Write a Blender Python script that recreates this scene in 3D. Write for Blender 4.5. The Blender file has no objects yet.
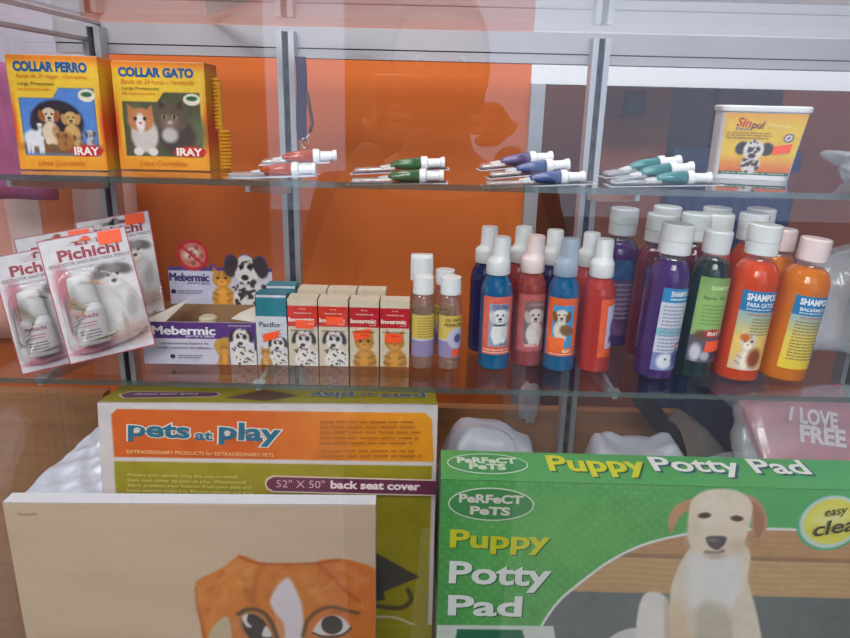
import bpy, bmesh, math, random
import numpy as np
from mathutils import Vector, Matrix, noise
from mathutils.geometry import tessellate_polygon
rnd = random.Random(7)
PI = math.pi
S = 0.01                       # everything below is written in centimetres
COL = bpy.context.scene.collection
FONT = None

# ------------------------------------------------------------------ camera maths (used for measuring)
CF = 700.0; PITCH = math.radians(17.3); ROLL = math.radians(1.35); CAM = Vector((0, -67.65, 28.56))
CR = (Matrix.Rotation(PI/2 - PITCH, 3, 'X') @ Matrix.Rotation(ROLL, 3, 'Z'))
def ray(px, py): return CR @ Vector(((px-425)/CF, -(py-319)/CF, -1.0))
def onY(px, py, y): d = ray(px, py); return CAM + d*((y-CAM.y)/d.y)
def onZ(px, py, z): d = ray(px, py); return CAM + d*((z-CAM.z)/d.z)

def lin(c):
    return tuple((x/255/12.92 if x/255 <= .04045 else ((x/255+.055)/1.055)**2.4) for x in c)

# ------------------------------------------------------------------ materials
MATS = {}
def nodes(name):
    m = bpy.data.materials.new(name); m.use_nodes = True
    nt = m.node_tree; nt.nodes.clear()
    out = nt.nodes.new('ShaderNodeOutputMaterial')
    MATS[name] = m
    return m, nt, out
def N(nt, t, **kw):
    n = nt.nodes.new(t)
    for k, v in kw.items():
        if k in n.inputs: n.inputs[k].default_value = v
        else: setattr(n, k, v)
    return n
def L(nt, a, b): nt.links.new(a, b)

def solid(name, col, rough=.5, metal=0.0, var=.06, scale=30, spec=.5, stretch=None, bump=0.0, trans=0.0):
    """principled material with a little noise variation of its colour"""
    m, nt, out = nodes(name)
    p = N(nt, 'ShaderNodeBsdfPrincipled', Roughness=rough, Metallic=metal)
    p.inputs['Specular IOR Level'].default_value = spec
    tc = N(nt, 'ShaderNodeTexCoord'); mp = N(nt, 'ShaderNodeMapping')
    if stretch: mp.inputs['Scale'].default_value = stretch
    nz = N(nt, 'ShaderNodeTexNoise', Scale=scale, Detail=4.0)
    L(nt, tc.outputs['Object'], mp.inputs['Vector']); L(nt, mp.outputs[0], nz.inputs['Vector'])
    c = lin(col)
    rp = N(nt, 'ShaderNodeValToRGB')
    rp.color_ramp.elements[0].position = .3; rp.color_ramp.elements[1].position = .7
    rp.color_ramp.elements[0].color = tuple(x*(1-var) for x in c)+(1,)
    rp.color_ramp.elements[1].color = tuple(min(1, x*(1+var)) for x in c)+(1,)
    L(nt, nz.outputs['Fac'], rp.inputs[0]); L(nt, rp.outputs[0], p.inputs['Base Color'])
    if bump:
        b = N(nt, 'ShaderNodeBump', Strength=bump, Distance=.002)
        L(nt, nz.outputs['Fac'], b.inputs['Height']); L(nt, b.outputs[0], p.inputs['Normal'])
    if trans:
        t = N(nt, 'ShaderNodeBsdfTransparent'); mx = N(nt, 'ShaderNodeMixShader', Fac=1-trans)
        L(nt, t.outputs[0], mx.inputs[1]); L(nt, p.outputs[0], mx.inputs[2]); L(nt, mx.outputs[0], out.inputs[0])
    else:
        L(nt, p.outputs[0], out.inputs[0])
    return m

def printed(name, rough, spec=.5, trans=0.0):
    """printed surface: the ink colour is stored on the mesh, paper grain by noise"""
    m, nt, out = nodes(name)
    p = N(nt, 'ShaderNodeBsdfPrincipled', Roughness=rough); p.inputs['Specular IOR Level'].default_value = spec
    a = N(nt, 'ShaderNodeVertexColor', layer_name='Col')
    nz = N(nt, 'ShaderNodeTexNoise', Scale=260.0, Detail=2.0); tc = N(nt, 'ShaderNodeTexCoord')
    L(nt, tc.outputs['Object'], nz.inputs['Vector'])
    mr = N(nt, 'ShaderNodeMapRange'); mr.inputs['To Min'].default_value = .94; mr.inputs['To Max'].default_value = 1.06
    L(nt, nz.outputs['Fac'], mr.inputs['Value'])
    mx = N(nt, 'ShaderNodeVectorMath', operation='SCALE')
    L(nt, a.outputs['Color'], mx.inputs[0]); L(nt, mr.outputs[0], mx.inputs['Scale'])
    L(nt, mx.outputs[0], p.inputs['Base Color'])
    if trans:
        t = N(nt, 'ShaderNodeBsdfTransparent'); mxx = N(nt, 'ShaderNodeMixShader', Fac=1-trans)
        L(nt, t.outputs[0], mxx.inputs[1]); L(nt, p.outputs[0], mxx.inputs[2]); L(nt, mxx.outputs[0], out.inputs[0])
    else: L(nt, p.outputs[0], out.inputs[0])
    return m

def pane(name, tint=(1, 1, 1), r0=.04, rough=0.0, haze=0.0, hazecol=(1, 1, 1), bump=0.0, pw=5.0):
    """thin clear sheet: transparent + Schlick reflection, optional milky part"""
    m, nt, out = nodes(name)
    g = N(nt, 'ShaderNodeNewGeometry')
    dt = N(nt, 'ShaderNodeVectorMath', operation='DOT_PRODUCT')
    L(nt, g.outputs['Normal'], dt.inputs[0]); L(nt, g.outputs['Incoming'], dt.inputs[1])
    ab = N(nt, 'ShaderNodeMath', operation='ABSOLUTE'); L(nt, dt.outputs['Value'], ab.inputs[0])
    sb = N(nt, 'ShaderNodeMath', operation='SUBTRACT'); sb.inputs[0].default_value = 1.0; L(nt, ab.outputs[0], sb.inputs[1])
    po = N(nt, 'ShaderNodeMath', operation='POWER'); L(nt, sb.outputs[0], po.inputs[0]); po.inputs[1].default_value = pw
    ma = N(nt, 'ShaderNodeMath', operation='MULTIPLY_ADD'); L(nt, po.outputs[0], ma.inputs[0])
    ma.inputs[1].default_value = 1-r0; ma.inputs[2].default_value = r0
    t = N(nt, 'ShaderNodeBsdfTransparent', Color=tuple(tint)+(1,))
    gl = N(nt, 'ShaderNodeBsdfGlossy', Roughness=rough, Color=(1, 1, 1, 1))
    base = t.outputs[0]
    if haze:
        d = N(nt, 'ShaderNodeBsdfDiffuse', Color=tuple(hazecol)+(1,))
        h = N(nt, 'ShaderNodeMixShader', Fac=haze)
        L(nt, base, h.inputs[1]); L(nt, d.outputs[0], h.inputs[2]); base = h.outputs[0]
    if bump:
        tc = N(nt, 'ShaderNodeTexCoord'); nz = N(nt, 'ShaderNodeTexNoise', Scale=45.0, Detail=3.0)
        L(nt, tc.outputs['Object'], nz.inputs['Vector'])
        b = N(nt, 'ShaderNodeBump', Strength=bump, Distance=.004)
        L(nt, nz.outputs['Fac'], b.inputs['Height']); L(nt, b.outputs[0], gl.inputs['Normal'])
    mx = N(nt, 'ShaderNodeMixShader')
    L(nt, ma.outputs[0], mx.inputs['Fac']); L(nt, base, mx.inputs[1]); L(nt, gl.outputs[0], mx.inputs[2])
    L(nt, mx.outputs[0], out.inputs[0])
    return m

def liquid(name, col, clear=.35, gloss=.06):
    """coloured liquid in clear plastic: tinted see-through + scattering body + gloss"""
    m, nt, out = nodes(name)
    c = lin(col)
    mxv = max(c)
    tint = tuple((x/mxv)**.6*.97 for x in c)
    t = N(nt, 'ShaderNodeBsdfTransparent', Color=tint+(1,))
    tc = N(nt, 'ShaderNodeTexCoord'); nz = N(nt, 'ShaderNodeTexNoise', Scale=14.0, Detail=2.0)
    L(nt, tc.outputs['Object'], nz.inputs['Vector'])
    rp = N(nt, 'ShaderNodeValToRGB')
    rp.color_ramp.elements[0].color = tuple(x*.9 for x in c)+(1,); rp.color_ramp.elements[1].color = tuple(min(1, x*1.1) for x in c)+(1,)
    L(nt, nz.outputs['Fac'], rp.inputs[0])
    d = N(nt, 'ShaderNodeBsdfDiffuse'); L(nt, rp.outputs[0], d.inputs[0])
    tr = N(nt, 'ShaderNodeBsdfTranslucent'); L(nt, rp.outputs[0], tr.inputs[0])
    m1 = N(nt, 'ShaderNodeMixShader', Fac=.35); L(nt, d.outputs[0], m1.inputs[1]); L(nt, tr.outputs[0], m1.inputs[2])
    m2 = N(nt, 'ShaderNodeMixShader', Fac=1-clear); L(nt, t.outputs[0], m2.inputs[1]); L(nt, m1.outputs[0], m2.inputs[2])
    gl = N(nt, 'ShaderNodeBsdfGlossy', Roughness=.12)
    lw = N(nt, 'ShaderNodeLayerWeight', Blend=.25)
    mr = N(nt, 'ShaderNodeMapRange'); mr.inputs['To Min'].default_value = gloss; mr.inputs['To Max'].default_value = .5
    L(nt, lw.outputs['Facing'], mr.inputs['Value'])
    m3 = N(nt, 'ShaderNodeMixShader'); L(nt, mr.outputs[0], m3.inputs['Fac'])
    L(nt, m2.outputs[0], m3.inputs[1]); L(nt, gl.outputs[0], m3.inputs[2])
    L(nt, m3.outputs[0], out.inputs[0])
    return m

printed('printed_card', .42, .4)
printed('printed_gloss', .22, .5)
printed('printed_film', .3, .5, .12)
printed('canvas_paint', .75, .25)
solid('carton_white', (214, 205, 200), .6)
solid('carton_cream', (200, 184, 162), .6)
solid('carton_brown', (150, 112, 80), .8)
solid('canvas_edge', (200, 200, 212), .8, bump=.3, scale=300)
solid('orange_wall', (204, 102, 40), .85, var=.07, scale=2.2)
solid('terracotta_wall', (150, 88, 66), .9, var=.12, scale=3)
solid('lilac_wall', (176, 168, 186), .9, var=.1, scale=3)
solid('white_lintel', (222, 226, 236), .5, var=.03, scale=2)
solid('grey_plaster', (150, 146, 150), .9)
solid('brown_wood', (156, 110, 76), .5, var=.16, scale=16, stretch=(.5, 6, 6))
solid('dark_wood', (80, 58, 66), .5, var=.2, scale=5, stretch=(1, 1, .3))
solid('aluminium', (188, 190, 198), .38, .55, var=.05, scale=8)
solid('aluminium_rail', (180, 176, 186), .42, .35, var=.05, scale=8)
solid('dark_groove', (70, 66, 74), .6)
solid('price_orange', (255, 84, 32), .5)
solid('white_plastic', (226, 226, 232), .3)
solid('pinkish_white_plastic', (236, 214, 216), .3)
solid('frosted_cap', (244, 246, 255), .2, trans=.16)
solid('clear_pump', (190, 208, 232), .2, trans=.42)
solid('yellow_plastic', (226, 160, 36), .4)
solid('navy_plastic', (30, 34, 74), .4)
solid('black_plastic', (42, 38, 46), .3)
solid('navy_cloth', (48, 62, 112), .9, var=.25, scale=12)
solid('purple_strap', (66, 42, 82), .8)
solid('brown_leather', (94, 48, 34), .6)
solid('steel', (200, 190, 175), .25, .9)
solid('grey_strap', (120, 108, 104), .7)
solid('white_film', (186, 188, 206), .35, var=.04, bump=.1, scale=40, trans=.08)
solid('silver_foil', (206, 212, 230), .3, .15, var=.05, bump=.2, scale=30)
solid('pink_print_film', (206, 50, 92), .35, var=.3, scale=22, trans=.1)
solid('grass_green', (90, 120, 80), .9, var=.3)
solid('pavement', (92, 94, 100), .9, var=.05, scale=2)
solid('facade_pale', (226, 232, 244), .9, var=.05)
solid('skin', (196, 140, 112), .55); solid('hair_dark', (32, 24, 22), .7, bump=.6, scale=200)
solid('shirt_dark', (52, 50, 60), .9, var=.15); solid('jeans', (46, 56, 82), .9, var=.2)
solid('eye_white', (230, 228, 224), .3); solid('eye_iris', (50, 32, 22), .2); solid('lip', (168, 92, 84), .5)
solid('striped_pink', (206, 150, 140), .9); solid('striped_orange', (196, 116, 84), .9); solid('striped_white', (206, 180, 180), .9)
solid('magenta_cloth', (160, 80, 130), .9, var=.2); solid('floor_tile', (150, 140, 130), .5, var=.1, scale=3)
pane('case_glass', (.97, .985, .98))
pane('shelf_glass', (.94, .97, .965), .045)
pane('shelf_edge_glass', (.42, .56, .54), .08, .05, .35, (.12, .17, .17))
pane('clear_plastic', (.97, .97, .98), .05, .03, .10, (.85, .85, .9))
pane('blister_film', (.99, .99, .99), .05, .08, .05, (.9, .9, .95), bump=.15)
pane('crumpled_film', (.92, .94, .96), .06, .2, .32, (.62, .66, .74), bump=.35)
liquid('purple_liquid', (84, 34, 130), .12); liquid('maroon_liquid', (130, 26, 66), .12)
liquid('green_liquid', (22, 52, 50), .1); liquid('red_orange_liquid', (255, 84, 6), .12, .04)
liquid('orange_liquid', (255, 140, 0), .1, .03); liquid('blue_liquid', (8, 122, 186), .22)
liquid('rose_liquid', (190, 84, 84), .25); liquid('coral_liquid', (220, 58, 36), .15)
liquid('deep_blue_liquid', (40, 50, 120), .25); liquid('clear_gel', (216, 196, 190), .8, .1)
liquid('teal_tube_plastic', (40, 150, 156), .1); liquid('green_tube_plastic', (52, 122, 78), .1)
liquid('blue_tube_plastic', (70, 100, 170), .1); liquid('violet_tube_plastic', (110, 96, 160), .1)
liquid('orange_tube_plastic', (214, 90, 40), .1)

# ------------------------------------------------------------------ mesh builder
class MB:
    def __init__(s): s.v = []; s.f = []; s.m = []; s.c = {}; s.sm = []; s.mats = []
    def mi(s, mat):
        if mat not in s.mats: s.mats.append(mat)
        return s.mats.index(mat)
    def add(s, verts, faces, mat, smooth=False, col=None, cols=None):
        b = len(s.v); k = s.mi(mat)
        s.v.extend([tuple(v) for v in verts])
        for f in faces: s.f.append(tuple(b+i for i in f)); s.m.append(k); s.sm.append(smooth)
        if cols is not None:
            for i, c in enumerate(cols): s.c[b+i] = c
        elif col is not None:
            for i in range(len(verts)): s.c[b+i] = col
    def box(s, x0, x1, y0, y1, z0, z1, mat, col=None, faces=None, M=None):
        vs = [Vector((x, y, z)) for z in (z0, z1) for y in (y0, y1) for x in (x0, x1)]
        if M: vs = [M @ v for v in vs]
        fs = dict(b=(0, 2, 3, 1), t=(4, 5, 7, 6), f=(0, 1, 5, 4), k=(2, 6, 7, 3), l=(0, 4, 6, 2), r=(1, 3, 7, 5))
        s.add(vs, [fs[q] for q in (faces or 'btfklr')], mat, False, lin(col) if col else None)
    def lathe(s, prof, mat, segs=36, cx=0, cy=0, cap=True, M=None, smooth=True, jog=0.0):
        """prof: (r, z) or (r, z, mat) from bottom up"""
        rings = []; n = len(prof)
        for i, p in enumerate(prof):
            rings.append([Vector((cx+(p[0]+(jog if k % 2 else 0))*math.cos(2*PI*k/segs), cy+(p[0]+(jog if k % 2 else 0))*math.sin(2*PI*k/segs), p[1])) for k in range(segs)])
        if M: rings = [[M @ v for v in r] for r in rings]
        for i in range(n-1):
            mt = prof[i][2] if len(prof[i]) > 2 else mat
            fs = [(k, (k+1) % segs, segs+(k+1) % segs, segs+k) for k in range(segs)]
            s.add(rings[i]+rings[i+1], fs, mt, smooth)
        if cap:
            s.add(rings[0], [tuple(reversed(range(segs)))], prof[0][2] if len(prof[0]) > 2 else mat)
            s.add(rings[-1], [tuple(range(segs))], prof[-2][2] if len(prof[-2]) > 2 else mat)
    def tube(s, pts, r, mat, segs=10, smooth=True):
        pts = [Vector(p) for p in pts]; rs = r if isinstance(r, (list, tuple)) else [r]*len(pts)
        rings = []; prev = None
        for i, p in enumerate(pts):
            d = (pts[min(i+1, len(pts)-1)]-pts[max(i-1, 0)]).normalized()
            up = prev if prev is not None else (Vector((0, 0, 1)) if abs(d.z) < .9 else Vector((1, 0, 0)))
            a = d.cross(up).normalized(); b = a.cross(d).normalized(); prev = b
            rings.append([p+a*math.cos(2*PI*k/segs)*rs[i]+b*math.sin(2*PI*k/segs)*rs[i] for k in range(segs)])
        vs = [v for r_ in rings for v in r_]
        fs = [(i*segs+k, i*segs+(k+1) % segs, (i+1)*segs+(k+1) % segs, (i+1)*segs+k) for i in range(len(pts)-1) for k in range(segs)]
        fs += [tuple(reversed(range(segs))), tuple((len(pts)-1)*segs+k for k in range(segs))]
        s.add(vs, fs, mat, smooth)
    def build(s, name, parent=None, loc=None, rot=None, bevel=0.0):
        me = bpy.data.meshes.new(name)
        me.from_pydata([(v[0]*S, v[1]*S, v[2]*S) for v in s.v], [], s.f)
        for m in s.mats: me.materials.append(MATS[m])
        me.polygons.foreach_set('material_index', s.m); me.polygons.foreach_set('use_smooth', s.sm)
        if s.c:
            at = me.color_attributes.new('Col', 'FLOAT_COLOR', 'POINT')
            a = np.ones((len(s.v), 4), dtype=np.float32)*.6
            idx = np.fromiter(s.c.keys(), dtype=np.int64); val = np.array(list(s.c.values()), dtype=np.float32)
            a[idx, :3] = val; a[:, 3] = 1
            at.data.foreach_set('color', a.ravel())
        me.update()
        o = bpy.data.objects.new(name, me); COL.objects.link(o)
        if parent: o.parent = parent
        if loc is not None: o.location = Vector(loc)*S
        if rot is not None: o.rotation_euler = rot
        if bevel:
            b = o.modifiers.new('bevel', 'BEVEL'); b.width = bevel*S; b.segments = 2; b.limit_method = 'ANGLE'
        return o

def thing(name, label, cat, loc=(0, 0, 0), rot=None, group=None, mat=None):
    o = bpy.data.objects.new(name, None); COL.objects.link(o); o.empty_display_size = .02
    if mat is not None: o.matrix_world = mat
    else:
        o.location = Vector(loc)*S
        if rot is not None: o.rotation_euler = rot
    return tag(o, label, cat, group)
def tag(o, label, cat, group=None):
    o['label'] = label; o['category'] = cat
    if group: o['group'] = group
    return o
def struct(o): o['kind'] = 'structure'; return o
def dup(root, label=None, group=None):
    r = root.copy(); COL.objects.link(r)
    if label: r['label'] = label
    if group: r['group'] = group
    for ch in list(root.children):
        c = ch.copy(); COL.objects.link(c); c.parent = r
        for g in list(ch.children):
            d = g.copy(); COL.objects.link(d); d.parent = c
    return r

# ------------------------------------------------------------------ frames of flat things
class Frame:
    """x right, z up, y away from the viewer, in cm"""
    def __init__(s, o, yaw=0, lean=0, roll=0):
        s.o = Vector(o)
        s.R = Matrix.Rotation(math.radians(yaw), 3, 'Z') @ Matrix.Rotation(-math.radians(lean), 3, 'X') @ Matrix.Rotation(-math.radians(roll), 3, 'Y')
        s.Ri = s.R.transposed()
    def mat(s):
        M = s.R.to_4x4(); M.translation = s.o*S; return M
    def loc(s, px, py, axis=1, val=0.0):
        """the point of the plane local[axis]=val seen at that pixel"""
        c = s.Ri @ (CAM-s.o); d = s.Ri @ ray(px, py)
        return c+d*((val-c[axis])/d[axis])
    def front(s, px, py, y=0.0):
        p = s.loc(px, py, 1, y); return (p.x, p.z)
    def top(s, px, py, z):
        p = s.loc(px, py, 2, z); return (p.x, p.y)

# ------------------------------------------------------------------ printing
_tc = {}
def glyphs(body, bold=0.0, sp=1.0, shear=0.0):
    key = (body, round(bold, 4), sp, shear)
    if key in _tc: return _tc[key]
    cu = bpy.data.curves.new('t', 'FONT'); cu.body = body; cu.size = 1; cu.offset = bold; cu.space_character = sp; cu.shear = shear
    cu.resolution_u = 3; cu.fill_mode = 'FRONT'
    ob = bpy.data.objects.new('t', cu); COL.objects.link(ob)
    dg = bpy.context.evaluated_depsgraph_get(); dg.update()
    me = bpy.data.meshes.new_from_object(ob.evaluated_get(dg))
    v = [(p.co.x, p.co.y) for p in me.vertices]; f = [tuple(p.vertices) for p in me.polygons]
    bpy.data.objects.remove(ob); bpy.data.curves.remove(cu); bpy.data.meshes.remove(me)
    _tc[key] = (v, f); return v, f

class Art:
    """flat shapes in (u,v) laid on a surface by M(u,v,w) -> point"""
    def __init__(s, mb, M, mat='printed_card', step=None, lift=.02):
        s.mb = mb; s.M = M; s.mat = mat; s.step = step; s.lift = lift; s.n = 1
    def _put(s, v2, faces, col, mat=None):
        w = s.n*s.lift
        if s.step:
            bm = bmesh.new(); vs = [bm.verts.new((a, b, 0)) for a, b in v2]
            for f in faces:
                try: bm.faces.new([vs[i] for i in f])
                except ValueError: pass
            u0 = min(a for a, b in v2); u1 = max(a for a, b in v2)
            k = math.ceil(u0/s.step)
            while k*s.step < u1:
                bmesh.ops.bisect_plane(bm, geom=bm.verts[:]+bm.edges[:]+bm.faces[:], plane_co=(k*s.step, 0, 0), plane_no=(1, 0, 0)); k += 1
            bm.verts.index_update()
            v2 = [(v.co.x, v.co.y) for v in bm.verts]; faces = [[v.index for v in f.verts] for f in bm.faces]; bm.free()
        s.mb.add([s.M(a, b, w) for a, b in v2], faces, mat or s.mat, False, lin(col))
    def poly(s, pts, col, mat=None):
        t = tessellate_polygon([[Vector((a, b, 0)) for a, b in pts]])
        s._put(list(pts), [tuple(f) for f in t], col, mat); s.n += 1
    def rect(s, u0, v0, u1, v1, col, mat=None): s.poly([(u0, v0), (u1, v0), (u1, v1), (u0, v1)], col, mat)
    def rrect(s, u0, v0, u1, v1, r, col):
        p = []
        for cx, cy, a in ((u1-r, v0+r, -90), (u1-r, v1-r, 0), (u0+r, v1-r, 90), (u0+r, v0+r, 180)):
            for k in range(6): t = math.radians(a+k*18); p.append((cx+r*math.cos(t), cy+r*math.sin(t)))
        s.poly(p, col)
    def ell(s, cx, cy, rx, ry, col, rot=0, n=28):
        c, q = math.cos(rot), math.sin(rot)
        s.poly([(cx+rx*math.cos(t)*c-ry*math.sin(t)*q, cy+rx*math.cos(t)*q+ry*math.sin(t)*c) for t in [2*PI*k/n for k in range(n)]], col)
    def text(s, body, p0, p1, h, col, bold=0.0, outline=None, shear=0.0, sp=1.0, shadow=None, fat=0):
        """ink box: p0 = middle of the left end, p1 = middle of the right end, h = height"""
        v, f = glyphs(body, bold, sp, shear)
        x0 = min(a for a, b in v); x1 = max(a for a, b in v); y0 = min(b for a, b in v); y1 = max(b for a, b in v)
        d = Vector((p1[0]-p0[0], p1[1]-p0[1])); wd = d.length; d.normalize(); n = Vector((-d.y, d.x))
        def T(a, b, dx=0, dy=0):
            q = Vector(p0)+d*((a-x0)/(x1-x0)*wd)+n*((b-(y0+y1)/2)/(y1-y0)*h); return (q.x+dx, q.y+dy)
        if shadow: s._put([T(a, b, shadow[1], shadow[2]) for a, b in v], f, shadow[0]); s.n += 1
        if outline:
            vo, fo = glyphs(body, outline[1], sp, shear)
            s._put([T(a, b) for a, b in vo], fo, outline[0]); s.n += 1
        s._put([T(a, b) for a, b in v], f, col); s.n += 1
        for q in ((-fat, 0), (fat, 0), (0, fat/2), (0, -fat/2)) if fat else (): s._put([T(a, b, *q) for a, b in v], f, col); s.n += .3
    def lines(s, u0, v0, u1, v1, n, col, fill=.4, ragged=.15, wordy=True):
        """fine print: rows of word-long dashes"""
        hgt = (v1-v0)/n; r = random.Random(int(u0*91+v0*37+n))
        for i in range(n):
            v = v1-(i+.5)*hgt; u = u0; ue = u1-(u1-u0)*r.random()*ragged
            while u < ue-.02:
                w = min((u1-u0)*(.06+.12*r.random()), ue-u) if wordy else ue-u
                s._put([(u, v-hgt*fill/2), (u+w, v-hgt*fill/2), (u+w, v+hgt*fill/2), (u, v+hgt*fill/2)], [(0, 1, 2, 3)], col); u += w+(u1-u0)*.025
        s.n += 1

def flatM(y=0.0):  return lambda u, v, w: Vector((u, y-w, v))
def topM(z):       return lambda u, v, w: Vector((u, v, z+w))
def cylM(r, cx=0, cy=0): return lambda u, v, w: Vector((cx+(r+w)*math.sin(u/r), cy-(r+w)*math.cos(u/r), v))

class Pic:
    """a printed picture: colour per grid point, painted with soft shapes in (u,v)"""
    def __init__(s, u0, v0, u1, v1, res, col):
        s.W = max(2, int((u1-u0)*res)+1); s.H = max(2, int((v1-v0)*res)+1)
        s.b = (u0, v0, u1, v1); s.res = res
        s.U, s.V = np.meshgrid(np.linspace(u0, u1, s.W), np.linspace(v0, v1, s.H))
        s.a = np.ones((s.H, s.W, 3))*np.array(col, float); s.mask = np.ones((s.H, s.W), bool)
    def _blend(s, al, col):
        if callable(col): col = col(s.U, s.V)
        s.a = s.a*(1-al[..., None])+np.array(col, float)*al[..., None]
    def ell(s, cx, cy, rx, ry, col, rot=0, soft=.12, al=1.0):
        c, q = math.cos(rot), math.sin(rot); x = (s.U-cx)*c+(s.V-cy)*q; y = -(s.U-cx)*q+(s.V-cy)*c
        d = np.sqrt((x/rx)**2+(y/ry)**2)
        s._blend(np.clip((1+soft-d)/(2*soft), 0, 1)*al, col)
    def _sd(s, pts):
        P = np.array(pts, float); d = np.full(s.U.shape, 1e9); ins = np.zeros(s.U.shape, bool)
        for i in range(len(P)):
            a, b = P[i], P[(i+1) % len(P)]; e = b-a; L2 = max(e@e, 1e-9)
            t = np.clip(((s.U-a[0])*e[0]+(s.V-a[1])*e[1])/L2, 0, 1)
            d = np.minimum(d, np.hypot(s.U-a[0]-t*e[0], s.V-a[1]-t*e[1]))
            if a[1] != b[1]:
                cr = ((a[1] > s.V) != (b[1] > s.V)) & (s.U < (b[0]-a[0])*(s.V-a[1])/(b[1]-a[1])+a[0]); ins ^= cr
        return np.where(ins, d, -d)
    def poly(s, pts, col, soft=.05, al=1.0, smooth=True):
        if smooth: pts = spline(pts)
        s._blend(np.clip((s._sd(pts)+soft)/(2*soft), 0, 1)*al, col)
    def line(s, pts, w, col, soft=.05, al=1.0, smooth=True):
        P = np.array(spline(pts, False) if smooth else pts, float); d = np.full(s.U.shape, 1e9)
        for i in range(len(P)-1):
            a, b = P[i], P[i+1]; e = b-a; L2 = max(e@e, 1e-9)
            t = np.clip(((s.U-a[0])*e[0]+(s.V-a[1])*e[1])/L2, 0, 1)
            d = np.minimum(d, np.hypot(s.U-a[0]-t*e[0], s.V-a[1]-t*e[1]))
        s._blend(np.clip((w/2+soft-d)/(2*soft), 0, 1)*al, col)
    def rect(s, u0, v0, u1, v1, col, al=1.0):
        s._blend(((s.U >= u0) & (s.U <= u1) & (s.V >= v0) & (s.V <= v1))*float(al), col)
    def noise(s, amp, cell, seed=1, stretch=(1, 1)):
        r = np.random.RandomState(seed); n = np.zeros(s.U.shape)
        for o in range(3):
            cu = cell*stretch[0]/2**o; cv = cell*stretch[1]/2**o
            gw = int((s.b[2]-s.b[0])/cu)+3; gh = int((s.b[3]-s.b[1])/cv)+3; g = r.randn(gh, gw)
            x = (s.U-s.b[0])/cu; y = (s.V-s.b[1])/cv; xi = x.astype(int); yi = y.astype(int); fx = x-xi; fy = y-yi
            n += (g[yi, xi]*(1-fx)*(1-fy)+g[yi, xi+1]*fx*(1-fy)+g[yi+1, xi]*(1-fx)*fy+g[yi+1, xi+1]*fx*fy)/2**o
        s.a = np.clip(s.a+n[..., None]*amp, 0, 255)
    def spots(s, cx, cy, rx, ry, n, r, col, seed=3):
        q = random.Random(seed)
        for _ in range(n):
            a = q.random()*2*PI; d = math.sqrt(q.random()); s.ell(cx+rx*d*math.cos(a), cy+ry*d*math.sin(a), r*(.5+q.random()), r*(.5+q.random()), col, q.random()*3, .4)
    def put(s, mb, M, w=.012, mat='printed_card'):
        c = np.clip(s.a, 0, 255)/255; c = np.where(c <= .04045, c/12.92, ((c+.055)/1.055)**2.4).reshape(-1, 3)
        vs = [M(u, v, w) for u, v in zip(s.U.ravel().tolist(), s.V.ravel().tolist())]
        W = s.W; mk = s.mask
        fs = [(j*W+i, j*W+i+1, (j+1)*W+i+1, (j+1)*W+i) for j in range(s.H-1) for i in range(W-1) if mk[j, i] and mk[j+1, i+1]]
        mb.add(vs, fs, mat, False, cols=c.tolist())

def spline(pts, closed=True, k=5):
    P = [Vector(p) for p in pts]; n = len(P); out = []
    rng = range(n) if closed else range(n-1)
    for i in rng:
        g = (lambda j: P[j % n]) if closed else (lambda j: P[min(max(j, 0), n-1)])
        p0, p1, p2, p3 = g(i-1), g(i), g(i+1), g(i+2)
        for q in range(k):
            t = q/k; out.append(tuple(.5*((2*p1)+(p2-p0)*t+(2*p0-5*p1+4*p2-p3)*t*t+(3*p1-p0-3*p2+p3)*t**3)))
    if not closed: out.append(tuple(P[-1]))
    return out

# small printed animals, drawn at (cx, cy) with half-height s
def pic_dalmatian(p, cx, cy, s, body=True):
    W = (226, 218, 216); K = (60, 50, 54)
    if body: p.ell(cx+.25*s, cy-.75*s, .75*s, .6*s, W, 0, .1); p.spots(cx+.25*s, cy-.75*s, .65*s, .5*s, 20, .05*s, K, 5)
    p.ell(cx-.44*s, cy+.5*s, .15*s, .36*s, K, -.35, .2); p.ell(cx+.45*s, cy+.48*s, .17*s, .36*s, K, .35, .2)
    p.ell(cx, cy+.4*s, .42*s, .5*s, W, 0, .1); p.ell(cx-.05*s, cy+.05*s, .24*s, .26*s, W, 0, .1)
    p.ell(cx-.17*s, cy+.45*s, .09*s, .1*s, K, 0, .3); p.ell(cx+.19*s, cy+.45*s, .12*s, .14*s, K, 0, .3)
    p.ell(cx-.05*s, cy+.08*s, .13*s, .1*s, K, 0, .2); p.spots(cx+.05*s, cy+.55*s, .3*s, .3*s, 10, .045*s, K, 8)
    p.spots(cx-.1*s, cy-.2*s, .4*s, .2*s, 8, .06*s, K, 9)
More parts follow.
